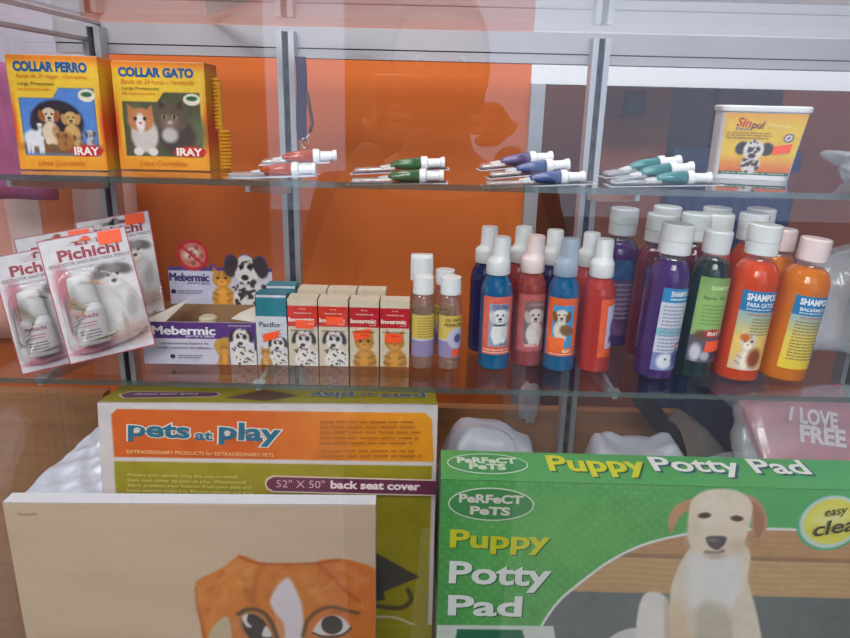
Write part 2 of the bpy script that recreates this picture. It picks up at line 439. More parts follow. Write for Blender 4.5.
def pic_cat(p, cx, cy, s, c=(196, 138, 66)):
    d = tuple(x*.72 for x in c); l = tuple(min(255, x*1.15) for x in c)
    p.ell(cx+.05*s, cy-.75*s, .55*s, .75*s, c, 0, .12); p.ell(cx, cy-.6*s, .25*s, .5*s, l, 0, .3)
    p.poly([(cx-.42*s, cy+.3*s), (cx-.4*s, cy+.95*s), (cx-.08*s, cy+.62*s)], c, .04*s, 1, False)
    p.poly([(cx+.42*s, cy+.3*s), (cx+.4*s, cy+.95*s), (cx+.08*s, cy+.62*s)], c, .04*s, 1, False)
    p.ell(cx, cy+.3*s, .46*s, .42*s, c, 0, .1); p.ell(cx, cy+.12*s, .22*s, .18*s, l, 0, .2)
    for q in (-1, 1):
        p.ell(cx+q*.19*s, cy+.36*s, .08*s, .06*s, (50, 45, 30), 0, .2); p.line([(cx+q*.1*s, cy+.6*s), (cx+q*.14*s, cy+.5*s)], .05*s, d, .03*s)
        p.line([(cx+q*.45*s, cy-.4*s), (cx+q*.2*s, cy-.5*s)], .06*s, d, .05*s); p.line([(cx+q*.5*s, cy-.7*s), (cx+q*.25*s, cy-.8*s)], .06*s, d, .05*s)
    p.ell(cx, cy+.18*s, .06*s, .04*s, (150, 80, 70), 0, .3)
def pic_pup(p, cx, cy, s, a=(228, 224, 220), b=(150, 96, 60), ear=None):
    ear = ear or b
    p.ell(cx, cy-.6*s, .48*s, .62*s, a, 0, .12); p.ell(cx-.2*s, cy-1.05*s, .14*s, .22*s, a, 0, .2); p.ell(cx+.22*s, cy-1.05*s, .14*s, .22*s, a, 0, .2)
    p.ell(cx+.3*s, cy-.55*s, .22*s, .35*s, b, 0, .3, .6)
    p.ell(cx, cy+.35*s, .42*s, .42*s, a, 0, .1)
    p.ell(cx-.42*s, cy+.3*s, .17*s, .34*s, ear, .25, .2); p.ell(cx+.42*s, cy+.3*s, .17*s, .34*s, ear, -.25, .2)
    for q in (-1, 1): p.ell(cx+q*.16*s, cy+.42*s, .06*s, .06*s, (30, 24, 24), 0, .3)
    p.ell(cx, cy+.2*s, .1*s, .07*s, (30, 24, 24), 0, .3); p.line([(cx-.1*s, cy+.06*s), (cx+.1*s, cy+.06*s)], .04*s, (90, 60, 60), .03*s)

exec_order = []
# ================================================================== THE SHOP ROOM
FL = -125.0
def slab(name, x0, x1, y0, y1, z0, z1, mat):
    m = MB(); m.box(x0, x1, y0, y1, z0, z1, mat); return struct(m.build(name))
slab('floor', -190, 230, -330, 190, FL-5, FL, 'floor_tile')
slab('ceiling', -190, 230, -330, 190, 150, 155, 'grey_plaster')
slab('wall_back', -120, 15.2, 45, 50, FL, 150, 'orange_wall')
slab('wall_back_left', -190, -120, 45, 50, FL, 150, 'lilac_wall')
slab('wall_panel_left', -190, -52, 44, 44.9, 14, 150, 'lilac_wall')
slab('wall_panel', -120, -47, 26.7, 29, FL, -13.6, 'brown_wood')
slab('wall_lintel', 15.2, 230, 44.2, 50, 31.4, 150, 'white_lintel')
slab('trim_1', 15.2, 17.3, 43.2, 50, FL, 31.4, 'aluminium')
slab('wall_rear', 15.2, 230, 112, 116, FL, 150, 'terracotta_wall')
slab('wall_left', -195, -190, -330, 50, FL, 150, 'grey_plaster')
slab('wall_right', 230, 235, -330, 190, FL, 150, 'grey_plaster')
slab('wall_passage', 12, 15, 50, 116, FL, 150, 'terracotta_wall')
# shop front behind the photographer: piers and a head over a wide opening
slab('wall_front', -190, -82, -335, -330, FL, 150, 'grey_plaster')
slab('wall_front_pier', -42, 8, -335, -330, FL, 150, 'grey_plaster')
slab('ground_street', -1500, 1500, -1500, -330, FL-10, FL-4, 'pavement')
slab('wall_facade', -1200, 1200, -1010, -1000, FL-4, 330, 'facade_pale')

# socket on the rear wall
m = MB(); m.box(33.6, 37.2, 59, 60, 26.6, 31.0, 'brown_leather'); m.box(34.2, 36.6, 58.7, 59, 27.4, 30.2, 'dark_groove')
m.box(30, 42, 60, 66, FL, 60, 'terracotta_wall')
o = m.build('wall_column'); struct(o)

def wardrobe():
    t = thing('wardrobe', 'dark purple brown wardrobe standing in the room beyond the counter', 'wardrobe', (42.5, 78, FL))
    b = MB(); b.box(0, 27, 0, 30, 0, 162, 'dark_wood'); b.build('body', t)
    for k in range(2):
        d = MB(); d.box(.4+k*13.3, 13.3+k*13.3, -1.6, 0, 8, 160, 'dark_wood'); d.build('door', t, bevel=.3)
wardrobe()
def draped(name, label, cat, x0, x1, y, z0, z1, mats, folds=7, amp=1.0, group=None):
    m = MB(); n = folds*8; vs = []; 
    for j in range(9):
        for i in range(n+1):
            u = i/n; a = amp*(.5+.5*j/8)
            vs.append((x0+(x1-x0)*u+math.sin(j*.7+u*9)*.3, y+math.sin(u*folds*2*PI+.4*math.sin(j))*a, z1+(z0-z1)*j/8))
    for i in range(n):
        fs = [(j*(n+1)+i, j*(n+1)+i+1, (j+1)*(n+1)+i+1, (j+1)*(n+1)+i) for j in range(8)]
        mt = mats[int(i/n*len(mats)*2) % len(mats)]
        m.add([vs[q] for f in fs for q in f], [tuple(range(4*k, 4*k+4)) for k in range(8)], mt, True)
    o = m.build(name); s = o.modifiers.new('w', 'WELD'); s.merge_threshold = .0005; s = o.modifiers.new('s', 'SOLIDIFY'); s.thickness = .004
    return tag(o, label, cat)
draped('hanging_cloth', 'navy blue cloth hanging in the back room behind the shampoo bottles', 'cloth', 47, 72, 72, -60, 21, ['navy_cloth'], 5)
draped('curtain', 'pale pink, white and orange striped curtain outside the glass side of the case', 'curtain', -84, -43.5, 38, -9, 22, ['striped_white', 'striped_orange', 'striped_white', 'striped_pink'], 4, .35)
draped('hanging_cloth', 'magenta cloth hanging outside the case beside the dog collar box', 'cloth', -62, -49, 25, 15, 32, ['magenta_cloth'], 2, .4)

# cabinet the case stands on
m = MB(); m.box(-47, 67, -17, 27.5, FL, -48, 'brown_wood'); m.box(-47.5, 67.5, -17.6, 28, -48, -47.4, 'aluminium')
tag(m.build('counter_base'), 'wooden counter base carrying the glass display case', 'counter')

# ================================================================== THE GLASS DISPLAY CASE
case = thing('display_case', 'glass display case with aluminium uprights and glass shelves full of pet products', 'display case', (0, 0, -47.4))
Z0 = 47.4
def cpart(name, m, bevel=0): return m.build(name, case, (0, 0, Z0), bevel=bevel)
m = MB(); m.box(-46.4, 66, -17.4, 25, -47.4, -45.4, 'brown_wood'); cpart('floor_board', m)
m = MB(); m.box(-46.4, 66, 24.8, 26.6, -45.4, -13.6, 'brown_wood'); cpart('back_board', m)
for x in (-40.9, -17.6, 20.45, 58.5):
    m = MB(); m.box(x-1.05, x+1.05, 23.3, 24.4, -45.3, 36.2, 'dark_groove')
    for q in (-1, 1): m.box(x+q*.72-.34, x+q*.72+.34, 22.3, 24.4, -45.3, 36.2, 'aluminium')
    for z in range(-40, 36, 3): m.box(x-.3, x+.3, 23.2, 23.35, z, z+1.2, 'black_plastic')
    cpart('upright', m)
m = MB()
m.box(-46.4, 66, 24.5, 27.2, 34.5, 36.9, 'aluminium_rail'); m.box(-46.4, 66, 24.9, 27.2, 34.35, 34.5, 'dark_groove'); m.box(-46.4, 66, 24.6, 27.2, 33.3, 34.35, 'aluminium_rail')
cpart('top_rail', m)
m = MB(); m.box(-42.6, -41.2, -17.4, 24.4, 34.6, 34.95, 'aluminium_rail'); m.box(-41.0, -40.5, -17.4, 24.4, 36.55, 36.95, 'aluminium_rail'); cpart('side_rail', m)
m = MB(); m.box(-46.4, 66, -17.9, 27.2, 37.0, 37.6, 'case_glass'); m.box(-46.4, 66, -18.0, -17.9, 37.0, 37.6, 'shelf_edge_glass'); cpart('glass_top', m)
m = MB(); m.box(-46.2, 66, -18.3, -17.9, -45.4, 36.9, 'case_glass'); cpart('front_glass', m)
m = MB(); m.box(-46.6, -46.1, -17.8, 27, -45.4, 36.9, 'case_glass'); cpart('side_glass', m)
for z in (0, 21):
    m = MB(); m.box(-45.6, 64, 0, 21.9, z-.6, z, 'shelf_glass', faces='tbklr'); m.box(-45.6, 64, 0, 21.9, z-.6, z, 'shelf_edge_glass', faces='f')
    cpart('shelf', m)
    for x in (-40.9, -17.6, 20.45, 58.5):
        b = MB(); w = .22
        pr = [(22.3, z-.65), (1.2, z-.65), (1.2, z-1.3), (5, z-1.9), (16, z-3.4), (22.3, z-4.0)]
        vs = [(x+q*w, a, c) for q in (-1, 1) for a, c in pr]; n = len(pr)
        b.add(vs, [tuple(range(n)), tuple(reversed(range(n, 2*n)))]+[(i, (i+1) % n, n+(i+1) % n, n+i) for i in range(n)], 'aluminium')
        b.box(x-.6, x+.6, 1.2, 2.6, z-.7, z-.62, 'aluminium')
        cpart('bracket', b)

# ================================================================== FLEA COLLAR BOXES (upper shelf)
def collar_box(label, fr, w, h, title, dog):
    t = thing('flea_collar_box', label, 'box', mat=fr.mat(), group=None)
    m = MB(); D = 4.2
    def rowcol(u, v):   # side panel colours, yellow to orange-red in the middle of the height
        k = np.exp(-((v-h*.38)/(h*.22))**2)[..., None]
        return np.array((236, 180, 40))*(1-k)+np.array((214, 70, 28))*k
    m.box(0, w, .05, D, 0, h, 'carton_cream', faces='btk')
    F = fr.front
    P = Pic(0, 0, w, h, 13, (240, 196, 56)); 
    k = np.clip(1-(P.V/h-.05)/.28, 0, 1)[..., None]; P.a = P.a*(1-k*.55)+np.array((238, 120, 34))*k*.55
    k = np.clip((P.V/h-.90)/.08, 0, 1)[..., None]; P.a = P.a*(1-k)+np.array((236, 132, 36))*k
    e = np.minimum(P.U, w-P.U); k = (np.exp(-(e/.35)**2)*np.exp(-((P.V-h*.4)/(h*.25))**2))[..., None]; P.a = P.a*(1-k)+np.array((218, 70, 30))*k
    x0, x1, y0, y1 = .085*w, .93*w, .13*h, .665*h
    step = [(x0, y0), (x1, y0), (x1, y1+.06*h), (x0+.46*w, y1+.06*h), (x0+.38*w, y1-.03*h), (x0, y1-.03*h)]
    P.poly(step, (74, 66, 74), .04, 1, False)
    if dog:
        P.poly([(a+(.05 if a < w/2 else -.05), b) for a, b in step], (84, 132, 210), .1, 1, False)
        P.ell(.48*w, .42*h, .30*w, .20*h, (44, 34, 48), 0, .06)
        P.ell(.5*w, .2*h, .42*w, .06*h, (120, 84, 56), 0, .3)
        P.ell(.2*w, .28*h, .11*w, .075*h, (220, 218, 226), 0, .2); [P.ell(q*w, .2*h, .018*w, .06*h, (220, 218, 226), 0, .2) for q in (.13, .17, .26, .29)]; pic_pup(P, .28*w, .36*h, .8, (224, 222, 226), (50, 42, 44))
        pic_pup(P, .40*w, .43*h, 1.75, (222, 200, 176), (150, 86, 44))
        pic_pup(P, .64*w, .41*h, 1.6, (212, 170, 110), (196, 146, 84)); P.ell(.56*w, .26*h, .1*w, .08*h, (168, 110, 60), 0, .3)
        pic_pup(P, .84*w, .3*h, .9, (190, 180, 190), (80, 70, 80)); pic_pup(P, .52*w, .28*h, .9, (170, 112, 62), (120, 76, 40)); pic_pup(P, .7*w, .27*h, .8, (200, 160, 110), (110, 70, 40))
    else:
        P.poly(step, (84, 82, 62), .1, 1, False); P.a = P.a
        P.ell(.2*w, .5*h, .1*w, .1*h, (104, 112, 70), 0, .5); P.ell(.88*w, .35*h, .1*w, .15*h, (96, 104, 76), 0, .5)
        P.ell(.66*w, .32*h, .2*w, .16*h, (70, 58, 58), 0, .15); P.ell(.60*w, .48*h, .18*w, .14*h, (98, 80, 70), 0, .1); P.ell(.59*w, .45*h, .09*w, .07*h, (128, 108, 96), 0, .4); P.ell(.58*w, .33*h, .09*w, .07*h, (196, 188, 190), 0, .25)
        P.poly([(.48*w, .56*h), (.49*w, .66*h), (.55*w, .6*h)], (70, 54, 48), .05, 1, False); P.poly([(.66*w, .6*h), (.73*w, .66*h), (.73*w, .56*h)], (70, 54, 48), .05, 1, False)
        for q in (-.06, .05): P.ell((.59+q)*w, .5*h, .03*w, .022*h, (170, 160, 110), 0, .3); P.ell((.59+q)*w, .5*h, .014*w, .02*h, (20, 18, 16), 0, .3)
        P.ell(.59*w, .45*h, .03*w, .02*h, (190, 170, 160), 0, .4)
        P.ell(.30*w, .33*h, .15*w, .17*h, (208, 196, 196), 0, .12); P.ell(.27*w, .47*h, .145*w, .11*h, (196, 126, 84), 0, .1); P.ell(.265*w, .44*h, .05*w, .09*h, (232, 222, 222), 0, .2)
        P.poly([(.14*w, .48*h), (.13*w, .62*h), (.22*w, .55*h)], (196, 120, 80), .05, 1, False); P.poly([(.32*w, .55*h), (.40*w, .61*h), (.41*w, .48*h)], (196, 120, 80), .05, 1, False)
        for q in (-.055, .05): P.ell((.265+q)*w, .48*h, .02*w, .018*h, (50, 40, 24), 0, .3)
        P.ell(.265*w, .44*h, .02*w, .012*h, (200, 110, 100), 0, .4)
        for q in (.22, .38): P.ell(q*w, .17*h, .055*w, .04*h, (226, 218, 218), 0, .15)
    P.ell(.845*w, .665*h, .095*w, .055*h, (236, 226, 206), 0, .06); P.ell(.845*w, .675*h, .06*w, .022*h, (40, 96, 60), 0, .2)
    P.ell(.79*w, .175*h, .18*w, .052*h, (206, 34, 42), .03, .08); P.rect(.63*w, .135*h, .95*w, .215*h, (206, 34, 42))
    P.noise(3, .4, 4); P.put(m, flatM(.0), .0, 'printed_card')
    A = Art(m, flatM(0))
    A.text(title, (.07*w, .905*h), (.88*w, .905*h), .085*h, (28, 84, 150), .035, ((36, 128, 196), .06))
    A.text('Banda de 24 horas - Vermicida' if not dog else 'Banda de 24 Hogar - Garrapatas', (.09*w, .82*h), (.88*w, .82*h), .045*h, (214, 112, 30), .0, shear=.2)
    A.text('Larga Protección', (.1*w, .755*h), (.5*w, .755*h), .038*h, (90, 60, 30))
    A.text('No tóxico para niños', (.1*w, .71*h), (.45*w, .71*h), .03*h, (220, 70, 30))
    A.text('IRAY', (.645*w, .175*h), (.93*w, .175*h), .075*h, (250, 240, 236), .035)
    A.text('Línea Cosmética', (.22*w, .065*h), (.75*w, .065*h), .05*h, (206, 110, 30), 0, shear=.3)
    # right side panel and left side panel
    for xs, sg in ((w, 1), (0, -1)):
        Q = Pic(0, 0, D, h, 5, (236, 180, 40)); Q._blend(np.exp(-((Q.V-h*.38)/(h*.22))**2)*.9, (214, 66, 28)); Q._blend(np.clip((Q.V/h-.9)/.08, 0, 1), (236, 132, 36))
        Q.put(m, (lambda X, g: (lambda u, v, q: Vector((X+g*q, u, v))))(xs, sg), .01)
    m.build('carton', t)
    f = MB(); f.add([(0, .04, h), (w, .04, h), (w, D, h+.02), (0, D, h+.02)], [(0, 1, 2, 3)], 'carton_cream'); f.box(.1, w-.1, .1, D-.1, h+.01, h+.06, 'carton_cream'); f.build('top_flap', t)
collar_box('yellow flea collar carton with a group of dogs pictured on its front', Frame((-41.1, 3.9, 21.09), 3.5, 1, 0), 8.6, 10.85, 'COLLAR PERRO', True)
collar_box('yellow flea collar carton with two kittens pictured on its front', Frame((-32.0, 6.3, 21.12), 0, 1.3, 0), 9.3, 10.55, 'COLLAR GATO', False)

# yellow ribbed coil behind the cat box
m = MB(); z = 21.1; k = 0
while z < 30:
    x = -21.6 if z < 25 else -22.2; r = .62 if z < 25 else .42
    m.lathe([(r*.6, z), (r, z+.12), (r, z+.24), (r*.6, z+.36)], 'yellow_plastic', 16, x, 8.6); z += .37; k += 1
m.lathe([(.3, 21.05), (.3, 30)], 'yellow_plastic', 10, -22.0, 8.6)
tag(m.build('ribbed_collar'), 'yellow ribbed plastic collar standing on end beside the cat collar box', 'collar')

# ================================================================== PIPETTE PACKS (upper shelf)
def pipette_pack(x, y, z, yaw, tilt, mat, label, group, cardw=9.8):
    t = thing('pipette_pack', label, 'pipette pack', (x, y, z), (0, -math.radians(tilt), math.radians(yaw)), group)
    m = MB()   # backing card with a clear tray
    m.box(-cardw*.60, cardw*.40, -1.3, 1.3, 0, .07, 'silver_foil'); m.box(-cardw*.58, cardw*.38, -1.1, 1.1, .07, .1, 'black_plastic' if mat != 'orange_tube_plastic' else 'silver_foil')
    m.build('backing_card', t)
    b = MB(); b.box(-cardw*.56, -1.4, -.9, .9, .1, .55, 'crumpled_film'); b.build('blister_tray', t, bevel=.2)
    b = MB()   # tube: flat crimped tail to round shoulder
    sec = [(-1.9, .62, .16), (-1.5, .62, .40), (-.4, .6, .56), (1.2, .58, .62)]; vs = []; n = 14
    for X, ry, rz in sec:
        vs += [(X, ry*math.cos(2*PI*k/n), (.68)+rz*math.sin(2*PI*k/n)) for k in range(n)]
    fs = [(i*n+k, (i+1)*n+k, (i+1)*n+(k+1) % n, i*n+(k+1) % n) for i in range(3) for k in range(n)]+[tuple(range(n)), tuple(reversed(range(3*n, 4*n)))]
    b.add(vs, fs, mat, True); b.build('tube', t)
    c = MB(); c.add([(-2.9, -.3, .5), (-1.85, -.5, .45), (-1.85, .5, .45), (-2.9, .3, .5), (-2.9, -.3, .62), (-1.85, -.5, .75), (-1.85, .5, .75), (-2.9, .3, .62)], [(0, 3, 2, 1), (4, 5, 6, 7), (0, 1, 5, 4), (2, 3, 7, 6), (0, 4, 7, 3), (1, 2, 6, 5)], 'white_plastic'); c.build('crimped_tail', t)
    Mx = Matrix.Translation((1.15, 0, .62)) @ Matrix.Rotation(PI/2, 4, 'Y')
    c = MB(); c.lathe([(.68, 0), (.76, .1), (.74, .6), (.5, .75), (.46, 1.9), (.58, 2.0), (.58, 2.35), (.3, 2.37)], 'white_plastic', 20, M=Mx); c.build('cap', t)
    return t
G = 'pipette packs on the upper shelf'
def pack_at(px, py, y, mat, yaw, tilt, label, cw=9.8):
    p = onY(px, py, y); return pipette_pack(p.x, p.y, p.z-.62, yaw, tilt, mat, label, G, cw)
pack_at(281, 170, 2.2, 'orange_tube_plastic', -1, 3, 'orange pipette with stubby white cap, lower of the orange pair', 9)
pack_at(302, 157, 4.4, 'orange_tube_plastic', 6, 3, 'orange pipette with white cap, upper of the pair beside the upright', 7)
pack_at(408, 176.5, 1.8, 'green_tube_plastic', 0, 2, 'dark green pipette with white cap, lower of the green pair')
pack_at(410, 164.5, 3.4, 'green_tube_plastic', 0, 4, 'dark green pipette with white cap, upper of the green pair')
pack_at(549, 178, 1.8, 'blue_tube_plastic', 2, 3, 'blue pipette with white cap, lowest of the three blue ones', 11)
pack_at(535, 167.5, 3.3, 'blue_tube_plastic', 5, 6, 'blue pipette with white cap, middle of the three blue ones', 8)
pack_at(519, 160, 5.0, 'violet_tube_plastic', 6, 6, 'violet blue pipette with white cap, topmost of the blue stack', 7)
pack_at(675, 178.5, 1.8, 'teal_tube_plastic', 1, 2, 'teal pipette with white cap, lowest of the teal ones beside the white tub', 11)
pack_at(659, 171, 3.3, 'teal_tube_plastic', 5, 7, 'teal pipette with white cap, middle of the three teal ones', 8)
pack_at(648, 165, 5.0, 'teal_tube_plastic', 8, 8, 'teal pipette with white cap, topmost of the teal stack', 8)

# purple leash hanging from the rail
t = thing('dog_leash', 'dark purple strap leash hanging from the top rail behind the upright', 'leash', (-15.4, 20, 33.2))
m = MB(); vs = []; 
for j in range(13):
    z = -j*.8; x = .1*math.sin(j*.5); w = .62
    for q in (-w, w): vs += [(x+q, .0, z), (x+q, .28, z)]
fs = []
for j in range(12):
    a = j*4; fs += [(a, a+2, a+6, a+4), (a+1, a+5, a+7, a+3), (a, a+4, a+5, a+1), (a+2, a+3, a+7, a+6)]
m.add(vs, fs, 'purple_strap'); m.build('strap', t)
m = MB(); m.tube([(.7, .1, -4), (1.0, .1, -6), (1.25, .1, -7.5), (.9, .1, -8.6)], .22, 'brown_leather'); m.build('leather_loop', t)
m = MB(); m.tube([(.3+.5*math.cos(a), .1, -9.9+.6*math.sin(a)) for a in [k*PI/7 for k in range(12)]], .12, 'steel'); m.tube([(.3, .1, -9.4), (.9, .1, -8.8)], .14, 'steel'); m.build('clip', t)

# ================================================================== WHITE TUB
fr = Frame((32.0, 12.6, 21.02), -15, 0, 0)
t = thing('white_tub', 'white tapered plastic tub with yellow dalmatian label on the upper shelf', 'tub', mat=fr.mat())
def rr_ring(x0, x1, y0, y1, r, z, n=6):
    p = []
    for cx, cy, a in ((x1-r, y0+r, -90), (x1-r, y1-r, 0), (x0+r, y1-r, 90), (x0+r, y0+r, 180)):
        for k in range(n): q = math.radians(a+k*90/(n-1)); p.append((cx+r*math.cos(q), cy+r*math.sin(q), z))
    return p
def loft(m, rings, mat, smooth=True, close=True):
    n = len(rings[0]); vs = [v for r in rings for v in r]
    fs = [(i*n+k, i*n+(k+1) % n, (i+1)*n+(k+1) % n, (i+1)*n+k) for i in range(len(rings)-1) for k in range(n)]
    m.add(vs, fs, mat, smooth)
    if close: m.add(rings[0], [tuple(reversed(range(n)))], mat); m.add(rings[-1], [tuple(range(n))], mat)
m = MB(); TL = [fr.front(713, 112), fr.front(806, 108)]; h = 7.45
L0, R0, L1, R1 = .1, 7.9, .15, 8.95
loft(m, [rr_ring(L0, R0, 0, 7.6, 1.0, 0), rr_ring(L1, R1, -.45, 8.05, 1.1, h)], 'white_plastic'); m.build('tub_body', t)
m = MB(); loft(m, [rr_ring(L1-.15, R1+.15, -.65, 8.2, 1.1, h-.2), rr_ring(L1-.2, R1+.2, -.7, 8.25, 1.1, h+.3), rr_ring(L1, R1, -.5, 8.05, 1.0, h+.42)], 'white_plastic'); m.build('lid', t, bevel=.05)
m = MB(); sl = .45/h; TM = lambda u, v, w: Vector((u+(u-4)/4*.10*v*.12*8, -sl*v-w-.01, v))
TM = lambda u, v, w: Vector((4+.5*v*1.14/7+(u-4)*(1.08+.028*v), -sl*v*1.14-w-.01, v*1.14-.1))
P = Pic(.75, .55, 7.3, 6.3, 12, (232, 190, 50))
P._blend(np.clip(1-(P.V-.6)/1.9, 0, 1), (214, 84, 34)); P._blend(np.clip((P.V-5.2)/1.4, 0, 1)*.8, (240, 150, 50)); P.rect(.7, .5, 7.3, .88, (30, 92, 76))
P.ell(3.6, 1.5, .85, .9, (222, 214, 210), 0, .12); P.spots(3.6, 1.5, .8, .8, 26, .13, (50, 36, 40), 4)
P.ell(2.55, 3.05, .55, .62, (46, 34, 38), -.5, .15); P.ell(4.7, 3.0, .6, .62, (46, 34, 38), .6, .15)
P.ell(3.6, 2.9, .9, .95, (226, 216, 212), 0, .08); P.spots(3.6, 3.2, .75, .6, 14, .12, (52, 40, 44), 6); P.ell(3.25, 3.05, .16, .16, (40, 28, 32), 0, .2); P.ell(3.95, 3.05, .18, .18, (40, 28, 32), 0, .2); P.ell(3.55, 2.35, .34, .24, (50, 36, 38), 0, .2)
P.ell(6.3, 4.1, .42, .42, (90, 60, 110), 0, .08); P.ell(6.3, 4.1, .3, .3, (226, 216, 214), 0, .08); P.ell(6.3, 4.1, .13, .13, (120, 50, 110), 0, .2)
P.noise(4, .5, 5); P.put(m, TM, .01)
A = Art(m, TM); A.text('Sin', (1.75, 5.5), (2.95, 5.35), .85, (196, 40, 44), .03, shear=.15); A.text('pul', (2.95, 5.15), (4.05, 5.1), .9, (130, 40, 60), .03, shear=.15)
A.text('Polvo', (1.75, 4.85), (2.85, 4.85), .25, (90, 80, 150), .02); A.text('Antipulgas', (4.3, 5.25), (6.2, 5.1), .32, (246, 226, 150), .02)
A.lines(1.0, 3.9, 5.2, 4.6, 3, (170, 120, 40)); A.text('para perros y gatos', (1.1, .7), (6.9, .7), .16, (200, 214, 200), .02)
m.build('label', t)
m = MB(); A = Art(m, TM); A.n = 4; A.poly([(5.25, 2.5), (6.75, 2.75), (6.75, 3.6), (5.25, 3.3)], (255, 84, 34)); m.build('price_sticker', t)

# crumpled clear film at the end of the upper shelf
def crumpled(name, label, cat, c, r, mat, seed=1, amp=.35, n=26, flat=None, parent=None, smooth=True):
    m = MB(); vs = []; 
    for j in range(n+1):
        th = PI*j/n
        for i in range(2*n):
            ph = 2*PI*i/(2*n)
            d = Vector((math.sin(th)*math.cos(ph), math.sin(th)*math.sin(ph), math.cos(th)))
            k = 1+amp*(noise.noise(d*1.5+Vector((seed, 0, 0)))+.35*abs(noise.noise(d*3.2+Vector((0, seed, 0))))-.1)
            e = .55   # squarish
            q = Vector([math.copysign(abs(x)**e, x) for x in d]) if flat else d
            v = Vector((q.x*r[0]*k, q.y*r[1]*k, q.z*r[2]*k)); v.z = max(v.z, -r[2]*.98); vs.append(v)
    w = 2*n; fs = [(j*w+i, (j+1)*w+i, (j+1)*w+(i+1) % w, j*w+(i+1) % w) for j in range(n) for i in range(w)]
    m.add(vs, fs, mat, smooth); o = m.build(name, parent, c); 
    return tag(o, label, cat) if cat else o
crumpled('plastic_wrap', 'crumpled clear plastic wrap on the upper shelf beside the white tub', 'plastic wrap', (48.5, 11, 23.0), (4.2, 4.5, 2.0), 'crumpled_film', 3, .5)

# ================================================================== PICHICHI BLISTER CARDS (lower shelf)
CW, CH = 8.3, 12.6
def card_mesh():
    m = MB(); T = .06
    P = Pic(0, 0, CW, CH, 13, (212, 206, 214)); P.rect(.14, .14, CW-.14, CH-.14, (212, 206, 214))
    e = np.minimum.reduce([P.U, CW-P.U, P.V, CH-P.V]); P._blend((e < .13)*1.0, (170, 44, 66))
    P._blend(np.clip((P.V-6)/7, 0, 1)*.35, (186, 190, 206))
    P.ell(6.1, 4.4, 1.5, 2.6, (226, 222, 226), -.15, .3, .6); P.ell(5.5, 2.6, .4, 1.6, (226, 222, 226), 0, .3, .8); P.ell(6.7, 2.6, .4, 1.6, (226, 222, 226), 0, .3, .8); P.ell(6.1, 2.6, .25, 1.3, (150, 140, 146), 0, .5, .6); P.ell(7.1, 4.6, .5, 1.3, (150, 138, 144), -.2, .5, .6)                       # sitting dog print
    P.ell(6.0, 7.7, 1.15, 1.3, (206, 200, 202), 0, .15); P.ell(5.0, 8.5, .95, .6, (78, 70, 78), .5, .3); P.ell(7.0, 8.5, .95, .55, (82, 74, 80), -.35, .3); P.ell(6.0, 8.6, .8, .5, (120, 110, 114), 0, .4); P.ell(6.0, 7.2, .55, .45, (228, 224, 226), 0, .3)
    P.ell(5.55, 8.05, .17, .17, (36, 30, 32), 0, .3); P.ell(6.45, 8.05, .17, .17, (36, 30, 32), 0, .3); P.ell(6.0, 7.4, .26, .2, (40, 32, 36), 0, .3)
    P.ell(6.9, 1.9, 1.6, 1.1, (186, 150, 142), 0, .5, .8); P.ell(2.5, .95, 2.0, .35, (196, 90, 116), 0, .3, .9); P.ell(3.1, 1.5, 2.0, .5, (214, 130, 150), 0, .5, .8)
    P.ell(1.55, 7.0, .9, 2.6, (176, 60, 84), .1, .35, .75); P.ell(1.5, 3.4, .5, 1.6, (170, 70, 90), .1, .4, .5)
    P.ell(4.3, 11.9, .55, .42, (190, 50, 66), 0, .15, .6)
    P.noise(4, .6, 6)
    hole = ((np.abs(P.U-4.3) < 1.35) & (np.abs(P.V-11.75) < .16)) | (np.hypot(P.U-4.3, P.V-11.9) < .42) | (np.hypot(P.U-2.95, P.V-11.75) < .2) | (np.hypot(P.U-5.65, P.V-11.75) < .2)
    P.mask = ~hole; P.put(m, flatM(0), 0)
    Q = Pic(0, 0, CW, CH, 8, (200, 196, 200)); Q.mask = ~(((np.abs(Q.U-4.3) < 1.35) & (np.abs(Q.V-11.75) < .18)) | (np.hypot(Q.U-4.3, Q.V-11.9) < .42)); Q.put(m, flatM(T), 0, 'printed_card')
    for a in ((0, 0, 0, CH), (CW, 0, CW, CH), (0, 0, CW, 0), (0, CH, CW, CH)):
        m.add([(a[0], 0, a[1]), (a[2], 0, a[3]), (a[2], T, a[3]), (a[0], T, a[1])], [(0, 1, 2, 3)], 'printed_card', False, lin((170, 44, 66)))
    A = Art(m, flatM(0)); A.text('Pichichi', (1.5, 10.75), (7.3, 10.75), 1.15, (150, 46, 66), .035)
    A.text('EDUCADOR SANITARIO PARA PERROS', (.5, 9.85), (8.1, 9.85), .36, (110, 96, 110), .01)
    A.text('Elimina los malos hábitos de su mascota', (1.0, 9.35), (7.6, 9.35), .26, (140, 130, 140))
    A.text('Solución', (6.6, 2.0), (8.0, 2.0), .22, (110, 90, 96)); A.text('60 ml', (7.0, 1.6), (8.0, 1.6), .22, (110, 90, 96))
    return m
def oval(m): m.v = [(2.95+(x-2.95)*1.28, y, z) for x, y, z in m.v]
